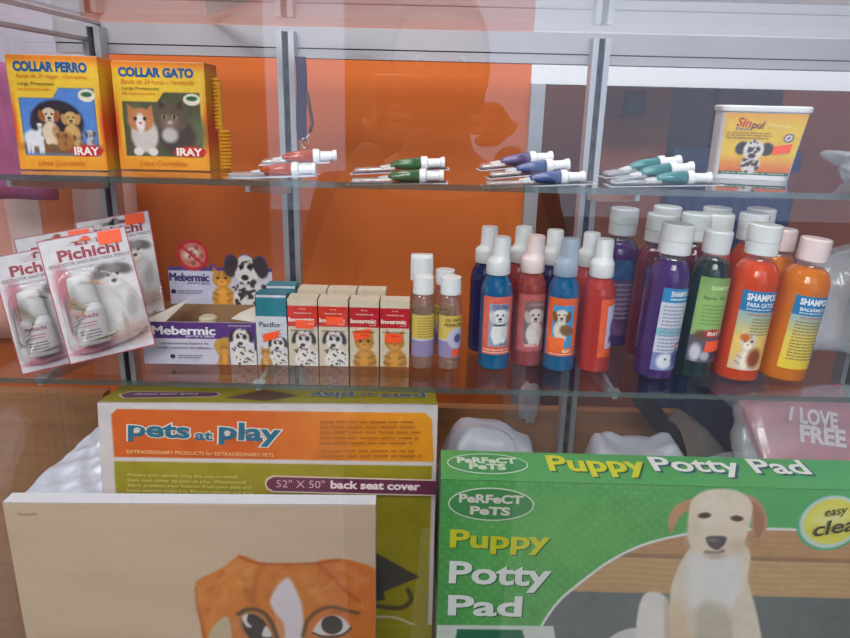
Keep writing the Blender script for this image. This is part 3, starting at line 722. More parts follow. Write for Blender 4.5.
def pichichi(label, fr, first, sticker):
    if first is None:
        t = thing('blister_card', label, 'blister pack', mat=fr.mat(), group='white pet trainer blister cards')
        card_mesh().build('backing_card', t)
        m = MB()    # squeeze bottle in the bubble
        m.lathe([(.5, 1.5), (1.1, 1.55), (1.18, 1.75), (1.18, 5.0), (1.05, 5.5), (.7, 5.8)], 'white_plastic', 28, 2.95, -1.22)
        C = lambda u, v, w: Vector((2.95+(1.19+w)*math.sin(u/1.19), -1.22-(1.19+w)*math.cos(u/1.19), v))
        A = Art(m, C, 'printed_gloss', .25, .012); A.rect(-1.5, 1.9, 1.5, 4.9, (214, 206, 212)); A.text('Pichichi', (-.85, 4.4), (.85, 4.4), .42, (150, 50, 80), .02)
        A.lines(-.7, 3.3, .7, 3.9, 2, (190, 110, 130)); A.lines(-.75, 2.2, .75, 3.1, 3, (120, 110, 124))
        oval(m); b = m.build('bottle', t)
        m = MB(); m.lathe([(.95, 5.6), (1.0, 5.75), (.9, 8.1), (.8, 8.4), (.3, 8.5)], 'white_plastic', 28, 2.95, -1.2); oval(m); m.build('cap', b)
        m = MB()    # clear bubble
        def ring(s, y, ex=0):
            o = [(.9, 1.1), (4.6, 1.1), (7.6, 2.0), (7.9, 4.5), (6.6, 7.4), (4.6, 8.6), (3.4, 9.0), (1.9, 8.8), (.9, 7.6), (.7, 4.0)]
            o = spline(o, True, 4); cx, cy = 3.6, 4.6
            return [(cx+(a-cx)*s, y, cy+(c-cy)*s) for a, c in o]
        R_ = [ring(1.06, -.02), ring(1.0, -.05), ring(.99, -1.4), ring(.92, -2.3), ring(.7, -2.5)]
        n = len(R_[0]); vs = [v for r in R_ for v in r]
        m.add(vs, [(i*n+k, (i+1)*n+k, (i+1)*n+(k+1) % n, i*n+(k+1) % n) for i in range(4) for k in range(n)]+[tuple(range(4*n, 5*n))], 'blister_film', True)
        m.build('bubble', t)
    else:
        t = dup(first, label); t.matrix_world = fr.mat()
    if sticker:
        m = MB(); A = Art(m, flatM(0)); A.n = 5; A.poly([(5.5, 11.15), (7.7, 11.1), (7.75, 12.4), (5.55, 12.45)], (255, 88, 44)); m.build('price_sticker', t)
    return t
pb = onY(70, 365, -2.0)
p0 = pichichi('white blister card with small squeeze bottle and orange sticker, frontmost and fully seen', Frame(pb, 20, 15, 9.0), None, True)
f = Frame((-42.3, .7, .03), 16, 15, 10)
p1 = pichichi('white blister card without price sticker, leaning half behind the frontmost card', f, p0, False)
for c in list(p1.children):
    if c.name.startswith('price'): bpy.data.objects.remove(c)
f = Frame((0, 0, 0), 8, 30, 11); br = onY(166, 311, 9.6); o_ = br-(f.R @ Vector((CW, 0, 0)))
p2 = pichichi('white blister card standing behind the frontmost card, nearest the purple display box', Frame(o_, 8, 30, 11), p0, False)
f = Frame((0, 0, 0), 14, 15, 9); tl = onY(13, 239, 7.4); o_ = tl-(f.R @ Vector((0, 0, CH)))
p3 = pichichi('white blister card hidden at the back, only its top edge and sticker showing', Frame(o_, 14, 15, 9), p0, False)

# ================================================================== MEBERMIC COUNTER BOX
fr = Frame((-31.0, 4.9, .02), 1.5, 0, 0)
t = thing('medicine_display_box', 'open counter display box in white and purple with raised dalmatian and cat header', 'display box', mat=fr.mat())
W_, H_, D_ = 12.4, 4.9, 7.2
m = MB(); m.box(0, W_, .06, .12, 0, H_, 'carton_white'); m.box(0, .06, .06, D_, 0, H_, 'carton_white'); m.box(W_-.06, W_, .06, D_, 0, H_, 'carton_white')
m.box(0, W_, D_-.06, D_, 0, H_+.2, 'carton_brown'); m.box(0, W_, .06, D_, 0, .06, 'carton_brown')
P = Pic(0, 0, W_, H_, 12, (206, 200, 222)); P.rect(0, 3.0, W_, H_, (88, 52, 128)); P.rect(9.3, 0, W_, 3.0, (226, 220, 224))
P.poly([(8.0, 0), (8.3, .9), (7.8, 2.0), (8.1, 2.9), (9.6, 3.0), (9.5, 0)], (200, 150, 70), .05)
pic_cat(P, 8.9, 1.5, 1.25); P.rect(9.4, 0, W_, H_-.1, (88, 52, 128), 1); P.rect(9.5, 0, W_-.25, 3.0, (222, 216, 224)); pic_dalmatian(P, 10.8, 2.35, 2.1); P.noise(3, .4, 3)
P.put(m, flatM(0), 0)
A = Art(m, flatM(0)); A.text('Mebermic', (1.2, 3.95), (8.0, 3.95), .95, (240, 236, 244), fat=.07); A.text('perros y gatos', (4.8, 3.28), (7.9, 3.28), .34, (226, 214, 236), .02)
A.text('Antiparasitario interno de', (2.0, 2.45), (7.2, 2.45), .34, (110, 90, 120), .01); A.text('amplio espectro en tabletas.', (1.4, 1.95), (7.6, 1.95), .34, (110, 90, 120), .01)
A.ell(3.2, .95, .28, .26, (60, 44, 80)); A.lines(3.8, .7, 6.6, 1.2, 2, (130, 116, 140)); A.text('Antiparasitario', (9.5, 4.6), (12.0, 4.6), .22, (230, 220, 236), .01)
m.build('tray', t)
# folded side flaps
def flap(pts, mt='carton_white'):
    m = MB(); q = [fr.loc(px, py, 1, yy) for px, py, yy in pts]; m.add([tuple(v) for v in q], [tuple(range(len(q)))], mt)
    o = m.build('side_flap', t); k_ = o.modifiers.new('s', 'SOLIDIFY'); k_.thickness = .0006
flap([(143, 321, .2), (165, 321.5, .2), (186, 302, 3.4), (203, 293, 5.0), (176, 305, 4.0)])
flap([(231, 319, 2.2), (240, 313, 3.0), (257, 306, 3.6), (257, 323, .3)])
# die-cut header
Y = D_
def hp(px, py): return fr.front(px, py, Y)
P = Pic(.6, 4.9, 13.4, 13.4, 12, (200, 196, 222)); a = hp(168, 266); b = hp(272, 270); top = a[1]
P.rect(0, top-.5, 14, 14, (88, 60, 130))
c = hp(222, 280); pic_cat(P, c[0], c[1]-.6, 2.4, (206, 140, 58))
wv = [hp(*q) for q in ((209, 268), (213, 285), (206, 300), (207, 312), (236, 312), (236, 268))]
d = hp(247, 280); P.rect(hp(234, 270)[0], 0, 14, top-.5, (206, 198, 214)); pic_dalmatian(P, d[0], d[1]-.2, 3.3)
P.ell(d[0]-.1, d[1]+1.3, 1.25, 1.7, (228, 220, 220), 0, .08); P.spots(d[0], d[1]+1.6, .9, 1.0, 14, .14, (70, 58, 62), 12)
P.ell(d[0]-1.75, d[1]+1.75, .75, 1.35, (62, 50, 56), -.35, .15); P.ell(d[0]+1.65, d[1]+1.6, .8, 1.35, (62, 50, 56), .4, .15)
P.ell(d[0]-.55, d[1]+1.6, .28, .3, (40, 32, 36), 0, .3); P.ell(d[0]+.45, d[1]+1.6, .32, .34, (40, 32, 36), 0, .3); P.ell(d[0]-.2, d[1]+.3, .42, .34, (34, 28, 32), 0, .2)
P.ell(d[0]+.6, d[1]-2.6, 2.3, 2.4, (226, 218, 222), 0, .06, .8); P.spots(d[0]+.6, d[1]-2.4, 2.1, 2.2, 46, .22, (58, 48, 54), 14)
s_ = hp(193, 255); P.ell(s_[0], s_[1], 1.85, 1.85, (190, 34, 52), 0, .04); P.ell(s_[0], s_[1], 1.45, 1.45, (196, 120, 104), 0, .05)
P.ell(s_[0]-.2, s_[1]+.2, 1.0, .6, (222, 196, 180), .4, .3); P.spots(s_[0], s_[1], 1.1, 1.1, 10, .2, (150, 80, 70), 2)
P.line([(s_[0]-1.3, s_[1]+1.1), (s_[0]+1.2, s_[1]-1.2)], .32, (190, 34, 52), .04, 1, False)
P.noise(3, .5, 6)
U, V = P.U, P.V
inside = (V < top) & (U > a[0]) & (U < b[0]); inside |= np.hypot(U-s_[0], V-s_[1]) < 1.85
inside |= (((U-d[0])/1.35)**2+((V-d[1]-1.3)/1.85)**2 < 1) | (((U-d[0]+1.75)/.85)**2+((V-d[1]-1.75)/1.4)**2 < 1) | (((U-d[0]-1.65)/.9)**2+((V-d[1]-1.6)/1.4)**2 < 1)
inside |= np.hypot(U-c[0]+.95, V-top) < .4; inside |= np.hypot(U-c[0]-.95, V-top) < .4
P.mask = inside; m = MB(); P.put(m, flatM(Y), 0)
A = Art(m, flatM(Y)); e0 = hp(170, 276.5); e1 = hp(209, 277.5); A.text('Mebermic', e0, e1, .95, (70, 50, 110), fat=.06)
e0 = hp(188, 283); e1 = hp(210, 283.5); A.text('perros y gatos', e0, e1, .3, (110, 90, 140)); e0 = hp(174, 291); A.ell(e0[0], e0[1], .3, .28, (60, 44, 80))
e0 = hp(178, 289); e1 = hp(204, 294); A.lines(e0[0], e1[1], e1[0], e0[1], 2, (140, 126, 150))
o = m.build('header', t); q = o.modifiers.new('s', 'SOLIDIFY'); q.thickness = .0008; q.offset = 1
m = MB(); m.ell = None; 
for k in range(3): m.lathe([(.7, .1), (.75, .3), (.75, .6), (.6, .75)], 'yellow_plastic', 18, 7.2+k*1.7, 1.4+k*.6)
m.lathe([(.9, .1), (1.0, 2.4), (1.0, 5.0), (.7, 5.2)], 'carton_cream', 20, 6.9, 1.6)
m.build('contents', t)

# ================================================================== INVERMIC / PACIFOR CARTONS
def med_box(label, x, y, w, h, kind, group, sticker=None, yaw=0, name='medicine_box'):
    fr = Frame((x, y, .02), yaw, 0, 0); t = thing(name, label, 'medicine box', mat=fr.mat(), group=group); D = 2.3
    m = MB(); m.box(0, w, .02, D, 0, h, 'carton_cream', faces='bk')
    base = (208, 194, 174) if kind != 'pac' else (206, 206, 216); band = dict(dog=(206, 50, 40), cat=(184, 26, 44), pac=(36, 122, 140))[kind]
    P = Pic(0, 0, w, h, 14, base)
    if kind == 'pac': P.rect(0, h*.70, w, h*.97, band); P.rect(0, h*.70, w*.04, h, (60, 70, 80)); pic_dalmatian(P, 2.3, 1.9, 1.7); pic_cat(P, .9, 1.1, 1.2, (190, 140, 80))
    else:
        P.rect(0, h*.60, w, h*.905, band)
        if kind == 'dog': pic_dalmatian(P, w*.52, 2.3, 2.1)
        else: pic_cat(P, w*.5, 2.2, 2.35, (184, 128, 62))
    P.rect(0, 0, w, .06, (150, 120, 80)); P.noise(3, .4, 4); P.put(m, flatM(0), 0)
    sb = lin(band)
    m.box(0, w, .02, D, h*.60, h*.905, 'printed_card', band, 'lr'); m.box(0, w, .02, D, 0, h*.60, 'printed_card', base, 'lr'); m.box(0, w, .02, D, h*.905, h, 'printed_card', base if kind != 'pac' else band, 'lr')
    A = Art(m, flatM(0))
    if kind == 'pac':
        A.text('Pacifor', (.35, h*.59), (w*.82, h*.585), .62, (70, 76, 96), .025); A.text('Antiparasitario', (1.0, h*.51), (w*.85, h*.51), .2, (120, 124, 140)); A.lines(.5, h*.40, w*.9, h*.47, 2, (150, 150, 160))
    else:
        A.text('Invermic', (.12, h*.70), (w*.90, h*.70), .50, (240, 226, 214), fat=.035); A.text('Ivermectina oral', (w*.22, h*.80), (w*.8, h*.80), .18, (236, 210, 200), .02)
        A.text('10 mL', (w*.4, h*.86), (w*.62, h*.86), .15, (236, 210, 200), .02); A.text('oral', (w*.68, h*.645), (w*.88, h*.645), .17, (236, 210, 200), .01)
        A.text('Antiparasitario', (.25, h*.54), (w*.88, h*.54), .26, (96, 60, 54), .02); A.text('Perros' if kind == 'dog' else 'Gatos', (w*.35, h*.49), (w*.65, h*.49), .2, (196, 60, 40), .02)
    m.build('carton', t)
    T = MB(); T.add([(0, .02, h), (w, .02, h), (w, D, h), (0, D, h)], [(0, 1, 2, 3)], 'printed_card', False, lin(band if kind == 'pac' else (206, 194, 176)))
    T.box(.05, w-.05, .35, D-.05, h+.005, h+.03, 'printed_card', band if kind == 'pac' else (210, 200, 184)); T.build('top_flap', t)
    if sticker:
        s = MB(); A = Art(s, flatM(0)); A.n = 5; A.poly(sticker, (255, 90, 44)); s.build('price_sticker', t)
    return t
GB = 'medicine cartons in the front row'; GR = 'medicine cartons in the rear row'
med_box('teal topped medicine carton with a tilted orange price sticker', -18.5, 5.3, 3.35, 8.1, 'pac', GB, [(.75, 2.75), (2.35, 3.25), (2.65, 4.15), (1.0, 3.75), (.7, 3.5)])
med_box('red banded medicine carton with dalmatian, right next to the teal topped one', -15.0, 5.3, 3.22, 7.75, 'dog', GB, [(.85, 4.45), (2.85, 4.4), (2.85, 5.35), (.85, 5.4)])
med_box('red banded medicine carton with dalmatian, second along from the teal topped one', -11.65, 5.4, 3.22, 7.7, 'dog', GB, [(.85, 4.85), (2.7, 4.8), (2.7, 5.8), (.85, 5.85)])
med_box('dark red banded medicine carton with ginger cat and a tilted orange sticker', -8.25, 5.5, 3.2, 7.65, 'cat', GB, [(.55, 3.0), (2.1, 3.5), (2.35, 4.55), (.8, 4.25), (.35, 4.1)])
med_box('dark red banded medicine carton with ginger cat, nearest the gel bottles', -4.9, 5.6, 3.2, 7.6, 'cat', GB, [(.5, 2.9), (2.35, 2.9), (2.35, 3.95), (.5, 4.0)])
med_box('teal topped medicine carton standing in the second row', -18.2, 9.2, 3.35, 8.1, 'pac', GR)
for k, x in enumerate((-14.6, -11.2, -7.8)):
    med_box(('medicine carton in the rear row behind the first dalmatian carton', 'medicine carton in the rear row behind the second dalmatian carton', 'medicine carton in the rear row behind the cat carton with tilted sticker')[k], x, 9.4, 3.25, 7.7, 'cat', GR)
# ================================================================== GEL BOTTLES
def pcyl(P, m, r, w=.02, mat='printed_gloss'): P.put(m, cylM(r), w, mat)
def gel_bottle(label, x, y, yaw, h=10.4, group='small clear gel bottles', front=True):
    t = thing('gel_bottle', label, 'bottle', (x, y, .02), (0, 0, math.radians(yaw)), group)
    r = 1.3; m = MB(); m.lathe([(1.1, 0), (r, .15), (r, 6.6), (1.24, 7.4), (1.0, 8.2), (.8, 8.5), (.8, 8.8)], 'clear_gel', 32); m.build('body', t)
    P = Pic(-1.9, 1.5, 1.9, 6.3, 12, (206, 196, 216)); P.rect(-1.9, 3.6, 1.9, 6.3, (212, 186, 96)); P.rect(-1.9, 1.5, 1.9, 3.4, (150, 136, 180))
    if front: P.ell(.5, 3.7, 1.1, 1.2, (190, 190, 216), 0, .1); P.ell(.6, 3.7, .45, .5, (90, 80, 130), 0, .2); P.rect(-.1, 1.6, 1.6, 2.5, (240, 96, 60))
    m = MB(); pcyl(P, m, r)
    A = Art(m, cylM(r), 'printed_gloss', .3, .015); A.n = 2
    if front: A.text('GEL PARA', (-.9, 5.8), (.95, 5.8), .35, (60, 50, 50), .02); A.text('PERROS', (-.95, 5.25), (1.0, 5.25), .4, (60, 50, 50), .02)
    else: A.lines(-1.0, 3.7, 1.1, 6.1, 8, (160, 136, 60))
    m.build('label', t)
    m = MB(); m.lathe([(1.1, 8.5), (1.16, 8.6), (1.14, 9.5), (1.1, h), (.9, h+.05)], 'frosted_cap', 28); m.build('cap', t); return t
gel_bottle('clear gel bottle with yellow label, right beside the red cat carton', -.25, 6.3, 20, front=False)
gel_bottle('clear gel bottle with yellow label and orange sticker, nearest the blue spray bottle', 2.75, 6.3, 15)
t = gel_bottle('tall capped clear gel bottle in the rear behind the other gel bottles', -.5, 10.2, 0, front=False)
for c in t.children:
    if c.name.startswith('cap'): c.scale = (1.15, 1.0, 1); c.location.z = .012
m = MB(); m.box(-1.25, 1.25, -.6, .6, 9.0, 12.0, 'frosted_cap'); m.build('overcap', t, bevel=.15)
gel_bottle('small clear gel bottle in the rear between the two front gel bottles', 2.2, 10.4, -20, 10.2)

# ================================================================== SPRAY COLOGNES
def spray(label, x, y, mat, capmat, lab, yaw=0, h=14.8, group='spray cologne bottles', tilt=0):
    t = thing('spray_bottle', label, 'spray bottle', (x, y, .03), (0, math.radians(tilt), math.radians(yaw)), group)
    r = 1.75; m = MB(); m.lathe([(1.5, 0), (r, .2), (r, 8.9), (1.62, 9.6), (1.3, 10.3), (1.0, 10.7), (.95, 11.0)], mat, 36); m.build('body', t)
    m = MB(); loft(m, [[(cx_+rr*math.cos(2*PI*k/30), rr*math.sin(2*PI*k/30), zz) for k in range(30)] for rr, zz, cx_ in ((1.28, 10.75, 0), (1.34, 10.85, 0), (1.32, 12.15, 0), (1.27, 12.35, .02), (1.05, 12.65, .2), (.99, 12.9, .25), (.97, h-.2, .27), (.86, h, .27))], capmat); c = m.build('pump', t)
    if lab:
        m = MB(); bg, pbg, kind = lab; hw = 1.95
        P = Pic(-hw, 1.9, hw, 8.5, 12, bg)
        P.rect(-1.15, 2.9, 1.25, 7.7, pbg)
        if kind == 'westie': pic_pup(P, .1, 5.6, 2.0, (232, 230, 232), (206, 204, 210)); P.line([(-.5, 5.3), (.7, 5.3)], .2, (50, 50, 80), .05)
        elif kind == 'maltese': pic_pup(P, .15, 5.3, 2.1, (216, 206, 206), (190, 176, 176))
        elif kind == 'beagle': pic_pup(P, -.15, 5.9, 1.75, (226, 212, 200), (130, 80, 50)); P.ell(.5, 4.9, .8, .6, (134, 92, 66), -.4, .2); P.rect(-1.6, 2.4, .3, 4.0, (248, 110, 50))
        else: P.rect(-.7, 2.9, 1.6, 7.9, (196, 190, 222)); P.spots(.3, 5, .8, 1.8, 12, .35, (96, 70, 130), 5)
        P.noise(4, .4, 3); pcyl(P, m, r)
        A = Art(m, cylM(r), 'printed_gloss', .3, .015); A.n = 2
        if kind == 'westie': A.text('COLONIA', (-.7, 7.35), (1.15, 7.35), .5, (50, 60, 110), .03); A.text('IRAY', (.2, 3.15), (1.1, 3.15), .35, (40, 50, 100), .02); A.lines(-1.7, 2.0, 1.7, 2.6, 2, (250, 210, 200)) 
        if kind == 'maltese': A.text('COLONIA', (-.7, 7.35), (1.1, 7.35), .35, (206, 150, 150), .02); A.text('IRAY', (-.9, 2.6), (.9, 2.6), .35, (230, 200, 200), .02)
        if kind == 'beagle': A.text('IRAY', (.2, 2.5), (1.2, 2.5), .4, (250, 230, 190), .03); A.lines(-1.3, 2.0, 1.3, 2.25, 1, (250, 220, 190))
        m.build('label', t)
    return t
GS = 'spray cologne bottles'
spray('blue spray bottle with salmon label of a sitting white terrier, white pump', 7.85, 6.9, 'blue_liquid', 'white_plastic', ((224, 106, 88), (150, 160, 190), 'westie'), 8)
spray('rose pink spray bottle with a fluffy white dog on its label', 11.75, 8.2, 'rose_liquid', 'pinkish_white_plastic', ((190, 100, 100), (120, 104, 110), 'maltese'), 12)
spray('blue spray bottle with orange label of a beagle, translucent pump', 15.2, 6.9, 'blue_liquid', 'clear_pump', ((230, 100, 56), (74, 150, 206), 'beagle'), -6)
spray('coral red spray bottle with its label turned sideways, nearest the purple shampoo', 19.1, 6.8, 'coral_liquid', 'white_plastic', ((236, 96, 50), (196, 190, 222), 'side'), 62)
spray('deep blue spray bottle in the rear behind the terrier bottle', 7.0, 12.6, 'deep_blue_liquid', 'frosted_cap', None, 0, 14.9)
spray('rose spray bottle in the rear behind the fluffy dog bottle', 11.0, 13.2, 'rose_liquid', 'frosted_cap', None, 0, 14.9)
spray('deep blue spray bottle in the rear behind the beagle bottle', 14.6, 12.6, 'deep_blue_liquid', 'frosted_cap', None, 0, 14.7)
spray('coral spray bottle in the rear behind the sideways labelled red one', 18.7, 12.0, 'coral_liquid', 'frosted_cap', None, 0, 14.6)

# ================================================================== SHAMPOO BOTTLES
def shampoo(label, x, y, mat, lab=None, r=2.4, yaw=0, h=16.8, tilt=3, cap='frosted', group='shampoo bottles', vs=(1.1, 1.3, 1.19)):
    lift = r*math.sin(math.radians(abs(tilt)))
    t = thing('shampoo_bottle', label, 'shampoo bottle', (x, y, .03+lift*.95), (0, math.radians(tilt), 0), group)
    m = MB(); b = h-(3.2 if cap == 'frosted' else 2.45)
    m.lathe([(r*.9, 0), (r*.98, .12), (r, .4), (r, b-2.7), (r*.975, b-2.1), (r*.9, b-1.45), (r*.76, b-.95), (1.35, b-.6, 'clear_plastic'), (1.25, b-.4, 'clear_plastic'), (1.25, b+.25)], mat, 44); m.build('body', t)
    m = MB()
    if cap == 'frosted':
        m.lathe([(1.55, b), (1.66, b+.1), (1.66, b+1.3), (1.56, b+1.32), (1.56, b+1.42), (1.68, b+1.45), (1.68, h-.15), (1.55, h)], 'frosted_cap', 44, jog=.03); c = m.build('cap', t)
        m = MB(); m.lathe([(1.27, b+.15), (1.27, h-1.7), (.4, h-1.5), (.35, h-.3)], 'white_plastic', 20); m.build('spout', c)
    elif cap == 'white':
        m.lathe([(1.36, b), (1.44, b+.1), (1.5, h-.2), (1.4, h)], 'white_plastic', 48, jog=-.04); m.build('cap', t)
    else:
        m.lathe([(1.5, b), (1.57, b+.1), (1.57, h-.2), (1.45, h)], 'pinkish_white_plastic', 48, jog=-.05); m.build('cap', t)
    if lab:
        m = MB(); P, fn = lab(r); CM = cylM(r); SM = lambda u, v, w: CM(u, vs[0]+(v-vs[1])*vs[2], w); P.put(m, SM, .02, 'printed_gloss')
        A = Art(m, SM, 'printed_gloss', .3, .015); A.n = 2; fn(A); o = m.build('label', t); o.rotation_euler = (0, 0, math.radians(yaw))
    return t
def lab_purple(r):
    P = Pic(-1.75, 1.3, 1.75, 9.0, 12, (206, 208, 226)); P.rect(-1.75, 7.7, 1.75, 9.0, (44, 134, 190)); P.rect(-1.75, 4.6, 1.75, 5.3, (130, 190, 206))
    P.rect(-1.75, 1.3, 1.75, 3.0, (126, 136, 190)); P.ell(-.3, 2.2, .95, .75, (230, 230, 240), 0, .2); P.ell(1.0, 2.5, .6, .8, (84, 90, 150), 0, .3); P.ell(-.3, 2.4, .12, .1, (40, 40, 60), 0, .3); P.ell(1.2, 3.6, .55, .3, (206, 44, 66), 0, .1)
    def f(A): A.text('SHAMPOO', (-.9, 8.5), (1.5, 8.5), .5, (226, 236, 246), .03); A.lines(-.9, 7.85, 1.4, 8.2, 1, (200, 226, 240)); A.lines(-1.4, 3.1, 1.3, 7.5, 13, (150, 150, 176)); A.text('IRAY', (.85, 3.6), (1.55, 3.6), .3, (245, 235, 235), .02)
    return P, f
def lab_green(r):
    P = Pic(-1.95, 2.0, 1.95, 10.6, 12, (150, 186, 110)); P._blend(np.clip((P.V-8)/2.5, 0, 1)*.6, (110, 150, 84)); P.rect(-1.95, 2.0, 1.95, 4.7, (96, 88, 104))
    P.ell(-1.1, 3.0, .6, .9, (206, 204, 216), 0, .3); P.ell(.9, 3.2, .8, .9, (60, 56, 70), 0, .3); P.ell(0, 2.7, .5, .5, (186, 180, 196), 0, .3); P.ell(-.7, 4.8, .8, .5, (110, 76, 60), 0, .3); P.ell(.45, 5.0, 1.0, .45, (190, 40, 50), 0, .08)
    def f(A): A.text('SHAMPOO', (-.7, 9.6), (1.6, 9.6), .45, (206, 226, 176), .03); A.text('Garra - Pul', (-1.3, 8.6), (1.1, 8.6), .32, (60, 90, 50), .02); A.lines(-1.2, 5.8, 1.5, 8.0, 6, (120, 160, 84)); A.text('IRAY', (-.2, 5.0), (1.15, 5.0), .42, (250, 236, 230), .03); A.poly([(-.2, 3.1), (1.9, 3.2), (1.95, 4.3), (-.2, 4.25)], (255, 96, 50))
    return P, f
def grad_lab(kind):
    def g(r):
        P = Pic(-2.3, 1.5, 2.2, 8.9, 12, (240, 206, 110)); P._blend(np.clip((P.V-4.5)/2.5, 0, 1), (150, 180, 190)); P.rect(-2.3, 7.0, 2.2, 8.9, (40, 120, 176))
        if kind == 'cat':
            P._blend(np.clip(1-(P.V-1.5)/2, 0, 1)*.8, (226, 196, 176)); pic_cat(P, -.7, 3.6, 1.9, (226, 206, 190)); P.ell(.3, 2.7, .8, .9, (150, 70, 36), 0, .3); P.ell(-1.1, 4.6, .5, .35, (206, 110, 50), 0, .3)
        else: P._blend(np.clip(1-(P.V-1.5)/5, 0, 1)*.7, (236, 206, 40)); P.ell(1.7, 3.4, .6, 1.2, (226, 216, 200), 0, .3, .7)
        def f(A):
            A.text('SHAMPOO', (-1.75, 8.35), (1.85, 8.35), .65, (236, 240, 246), .04)
            A.text('PARA GATOS' if kind == 'cat' else 'BALSÁMICO', (-1.6, 7.65), (1.4, 7.65), .42, (220, 232, 244), .03); A.lines(-1.6, 7.1, 1.4, 7.4, 1, (190, 216, 236))
            A.text('con extracto de', (-1.4, 6.8), (1.5, 6.8), .25, (190, 80, 60), .01); A.lines(-1.7 if kind == 'dog' else -.8, 2.4 if kind == 'dog' else 4.8, 1.6, 6.5, 13 if kind == 'dog' else 6, (150, 140, 90))
        return P, f
    return g
def lab_back(c1, c2):
    def g(r):
        P = Pic(-1.9, 1.5, 1.9, 9.5, 8, c2); P.rect(-1.9, 7.5, 1.9, 9.5, c1); P.noise(10, .5, 3)
        return P, (lambda A: A.lines(-1.3, 3.2, 1.3, 7.2, 8, (150, 140, 160)))
    return g
shampoo('purple shampoo bottle with a blue and white label, frosted cap, front row', 25.5, 5.5, 'purple_liquid', lab_purple, 2.15, 18, 16.8, 3)
shampoo('dark green shampoo bottle with lime label and plain white cap', 30.1, 6.1, 'green_liquid', lab_green, 2.1, 6, 16.1, 3, 'white', vs=(1.9, 2.0, 1.1))
shampoo('red orange cat shampoo bottle with blue and yellow label, frosted cap', 34.75, 5.7, 'red_orange_liquid', grad_lab('cat'), 2.4, 8, 16.9, 3)
shampoo('bright orange shampoo bottle with pinkish cap, last of the front row', 39.9, 5.8, 'orange_liquid', grad_lab('dog'), 2.5, 12, 15.5, 5, 'pink', vs=(1.5, 1.5, 1.1))
shampoo('dark purple shampoo bottle behind the coral spray bottle', 23.4, 16.6, 'purple_liquid', lab_back((50, 90, 150), (110, 70, 120)), 2.3, 10, 16.8, 1)
shampoo('maroon purple shampoo bottle standing just behind the front purple one', 26.3, 12.4, 'maroon_liquid', lab_back((50, 100, 160), (150, 110, 160)), 2.2, 10, 16.8, 2)
shampoo('purple shampoo bottle in the last row behind the maroon one', 29.4, 19.2, 'purple_liquid', None, 2.1, 0, 16.8, 1)
shampoo('red shampoo bottle behind the dark green one', 31.1, 13.9, 'maroon_liquid', None, 2.1, 0, 16.8, 1)
shampoo('red shampoo bottle in the last row behind the green cap', 35.6, 19.3, 'red_orange_liquid', None, 2.0, 0, 16.8, 1)
shampoo('red orange shampoo bottle in the second row, left neighbour of the amber one', 34.1, 14.2, 'red_orange_liquid', None, 1.9, 0, 16.8, 0)
shampoo('orange red shampoo bottle peeking over the front cat shampoo', 38.3, 15.0, 'red_orange_liquid', None, 2.0, 0, 16.8, 1)
shampoo('amber shampoo bottle in the last row with its cap above the others', 41.0, 19.2, 'orange_liquid', None, 2.1, 0, 16.8, 1)
shampoo('orange shampoo bottle with pinkish cap behind the last front bottle', 39.9, 11.5, 'orange_liquid', None, 2.2, 0, 15.6, 2, 'pink')

crumpled('plastic_bag', 'clear crumpled plastic bag on the lower shelf beside the last orange shampoo', 'plastic bag', (52.5, 14.0, 6.6), (8.4, 6.0, 6.6), 'crumpled_film', 11, .3, 30, True)

# ================================================================== PETS AT PLAY BOX
fr = Frame(Vector((-34.64, -3.28, -30.0))-Vector((0, math.sin(math.radians(8)), math.cos(math.radians(8))))*13.9, 3.6, 8, -.5)
t = thing('seat_cover_box', 'orange and olive back seat cover box leaning under the lower shelf', 'box', mat=fr.mat())
w, h, D = 36.35, 41.3, 7.4
m = MB(); m.box(0, w, .05, D, 0, h, 'carton_white', faces='bkr'); m.box(0, w, .05, D, 0, h-.02, 'printed_card', (196, 186, 188), 'l')
v0 = 15.0
F = lambda px, py: fr.front(px, py)
P = Pic(0, v0, w, h, 8.5, (176, 164, 40)); P.rect(0, v0, w, h, (206, 196, 200))
a = F(111, 409); b = F(432, 413); c = F(434, 462); d = F(114, 457)
k = lambda U, V: np.array((204, 92, 26))*(1-np.clip((U-16)/16, 0, 1)[..., None])+np.array((226, 146, 26))*np.clip((U-16)/16, 0, 1)[..., None]
P.poly([(a[0]+.6, a[1]), (b[0]-.7, b[1]), (b[0], b[1]-.7), c, d, (a[0], a[1]-.6)], k, .05, 1, False)
a2 = F(114, 461); b2 = F(432, 466); P.poly([a2, b2, (b2[0], v0), (a2[0], v0)], (150, 138, 26), .05, 1, False)
P.poly([(26, v0), (26, 33), (35, 33), (35, v0)], (146, 132, 24), .5, .5, False)
P.poly([F(376, 553), F(420, 577), F(376, 595), F(340, 575)], (72, 66, 60), .08, 1, False); P.poly([F(330, 580), F(376, 553), F(385, 600), F(340, 605)], (64, 58, 56), .1, 1, False)
P.line([F(376, 606), F(400, 608), F(411, 600), F(408, 590)], .55, (84, 74, 50), .08)
P.ell(F(380, 690)[0], F(380, 690)[1], 8.2, 7.6, (70, 64, 60), 0, .02); P.line([F(365, 618), F(390, 617), F(410, 623), F(428, 634), F(434, 640)], .28, (196, 176, 150), .05)
P.noise(3, 1.2, 4); P.put(m, flatM(0), 0, 'printed_card')
m.box(0, w, .0, .05, 0, v0, 'printed_card', (150, 138, 26), 'f')
A = Art(m, flatM(0), 'printed_card')
def tx(s_, x0, y0, x1, y1, hh, col, **kw): A.text(s_, F(x0, y0), F(x1, y1), hh, col, **kw)
W2 = (220, 214, 206); TE = (38, 104, 132)
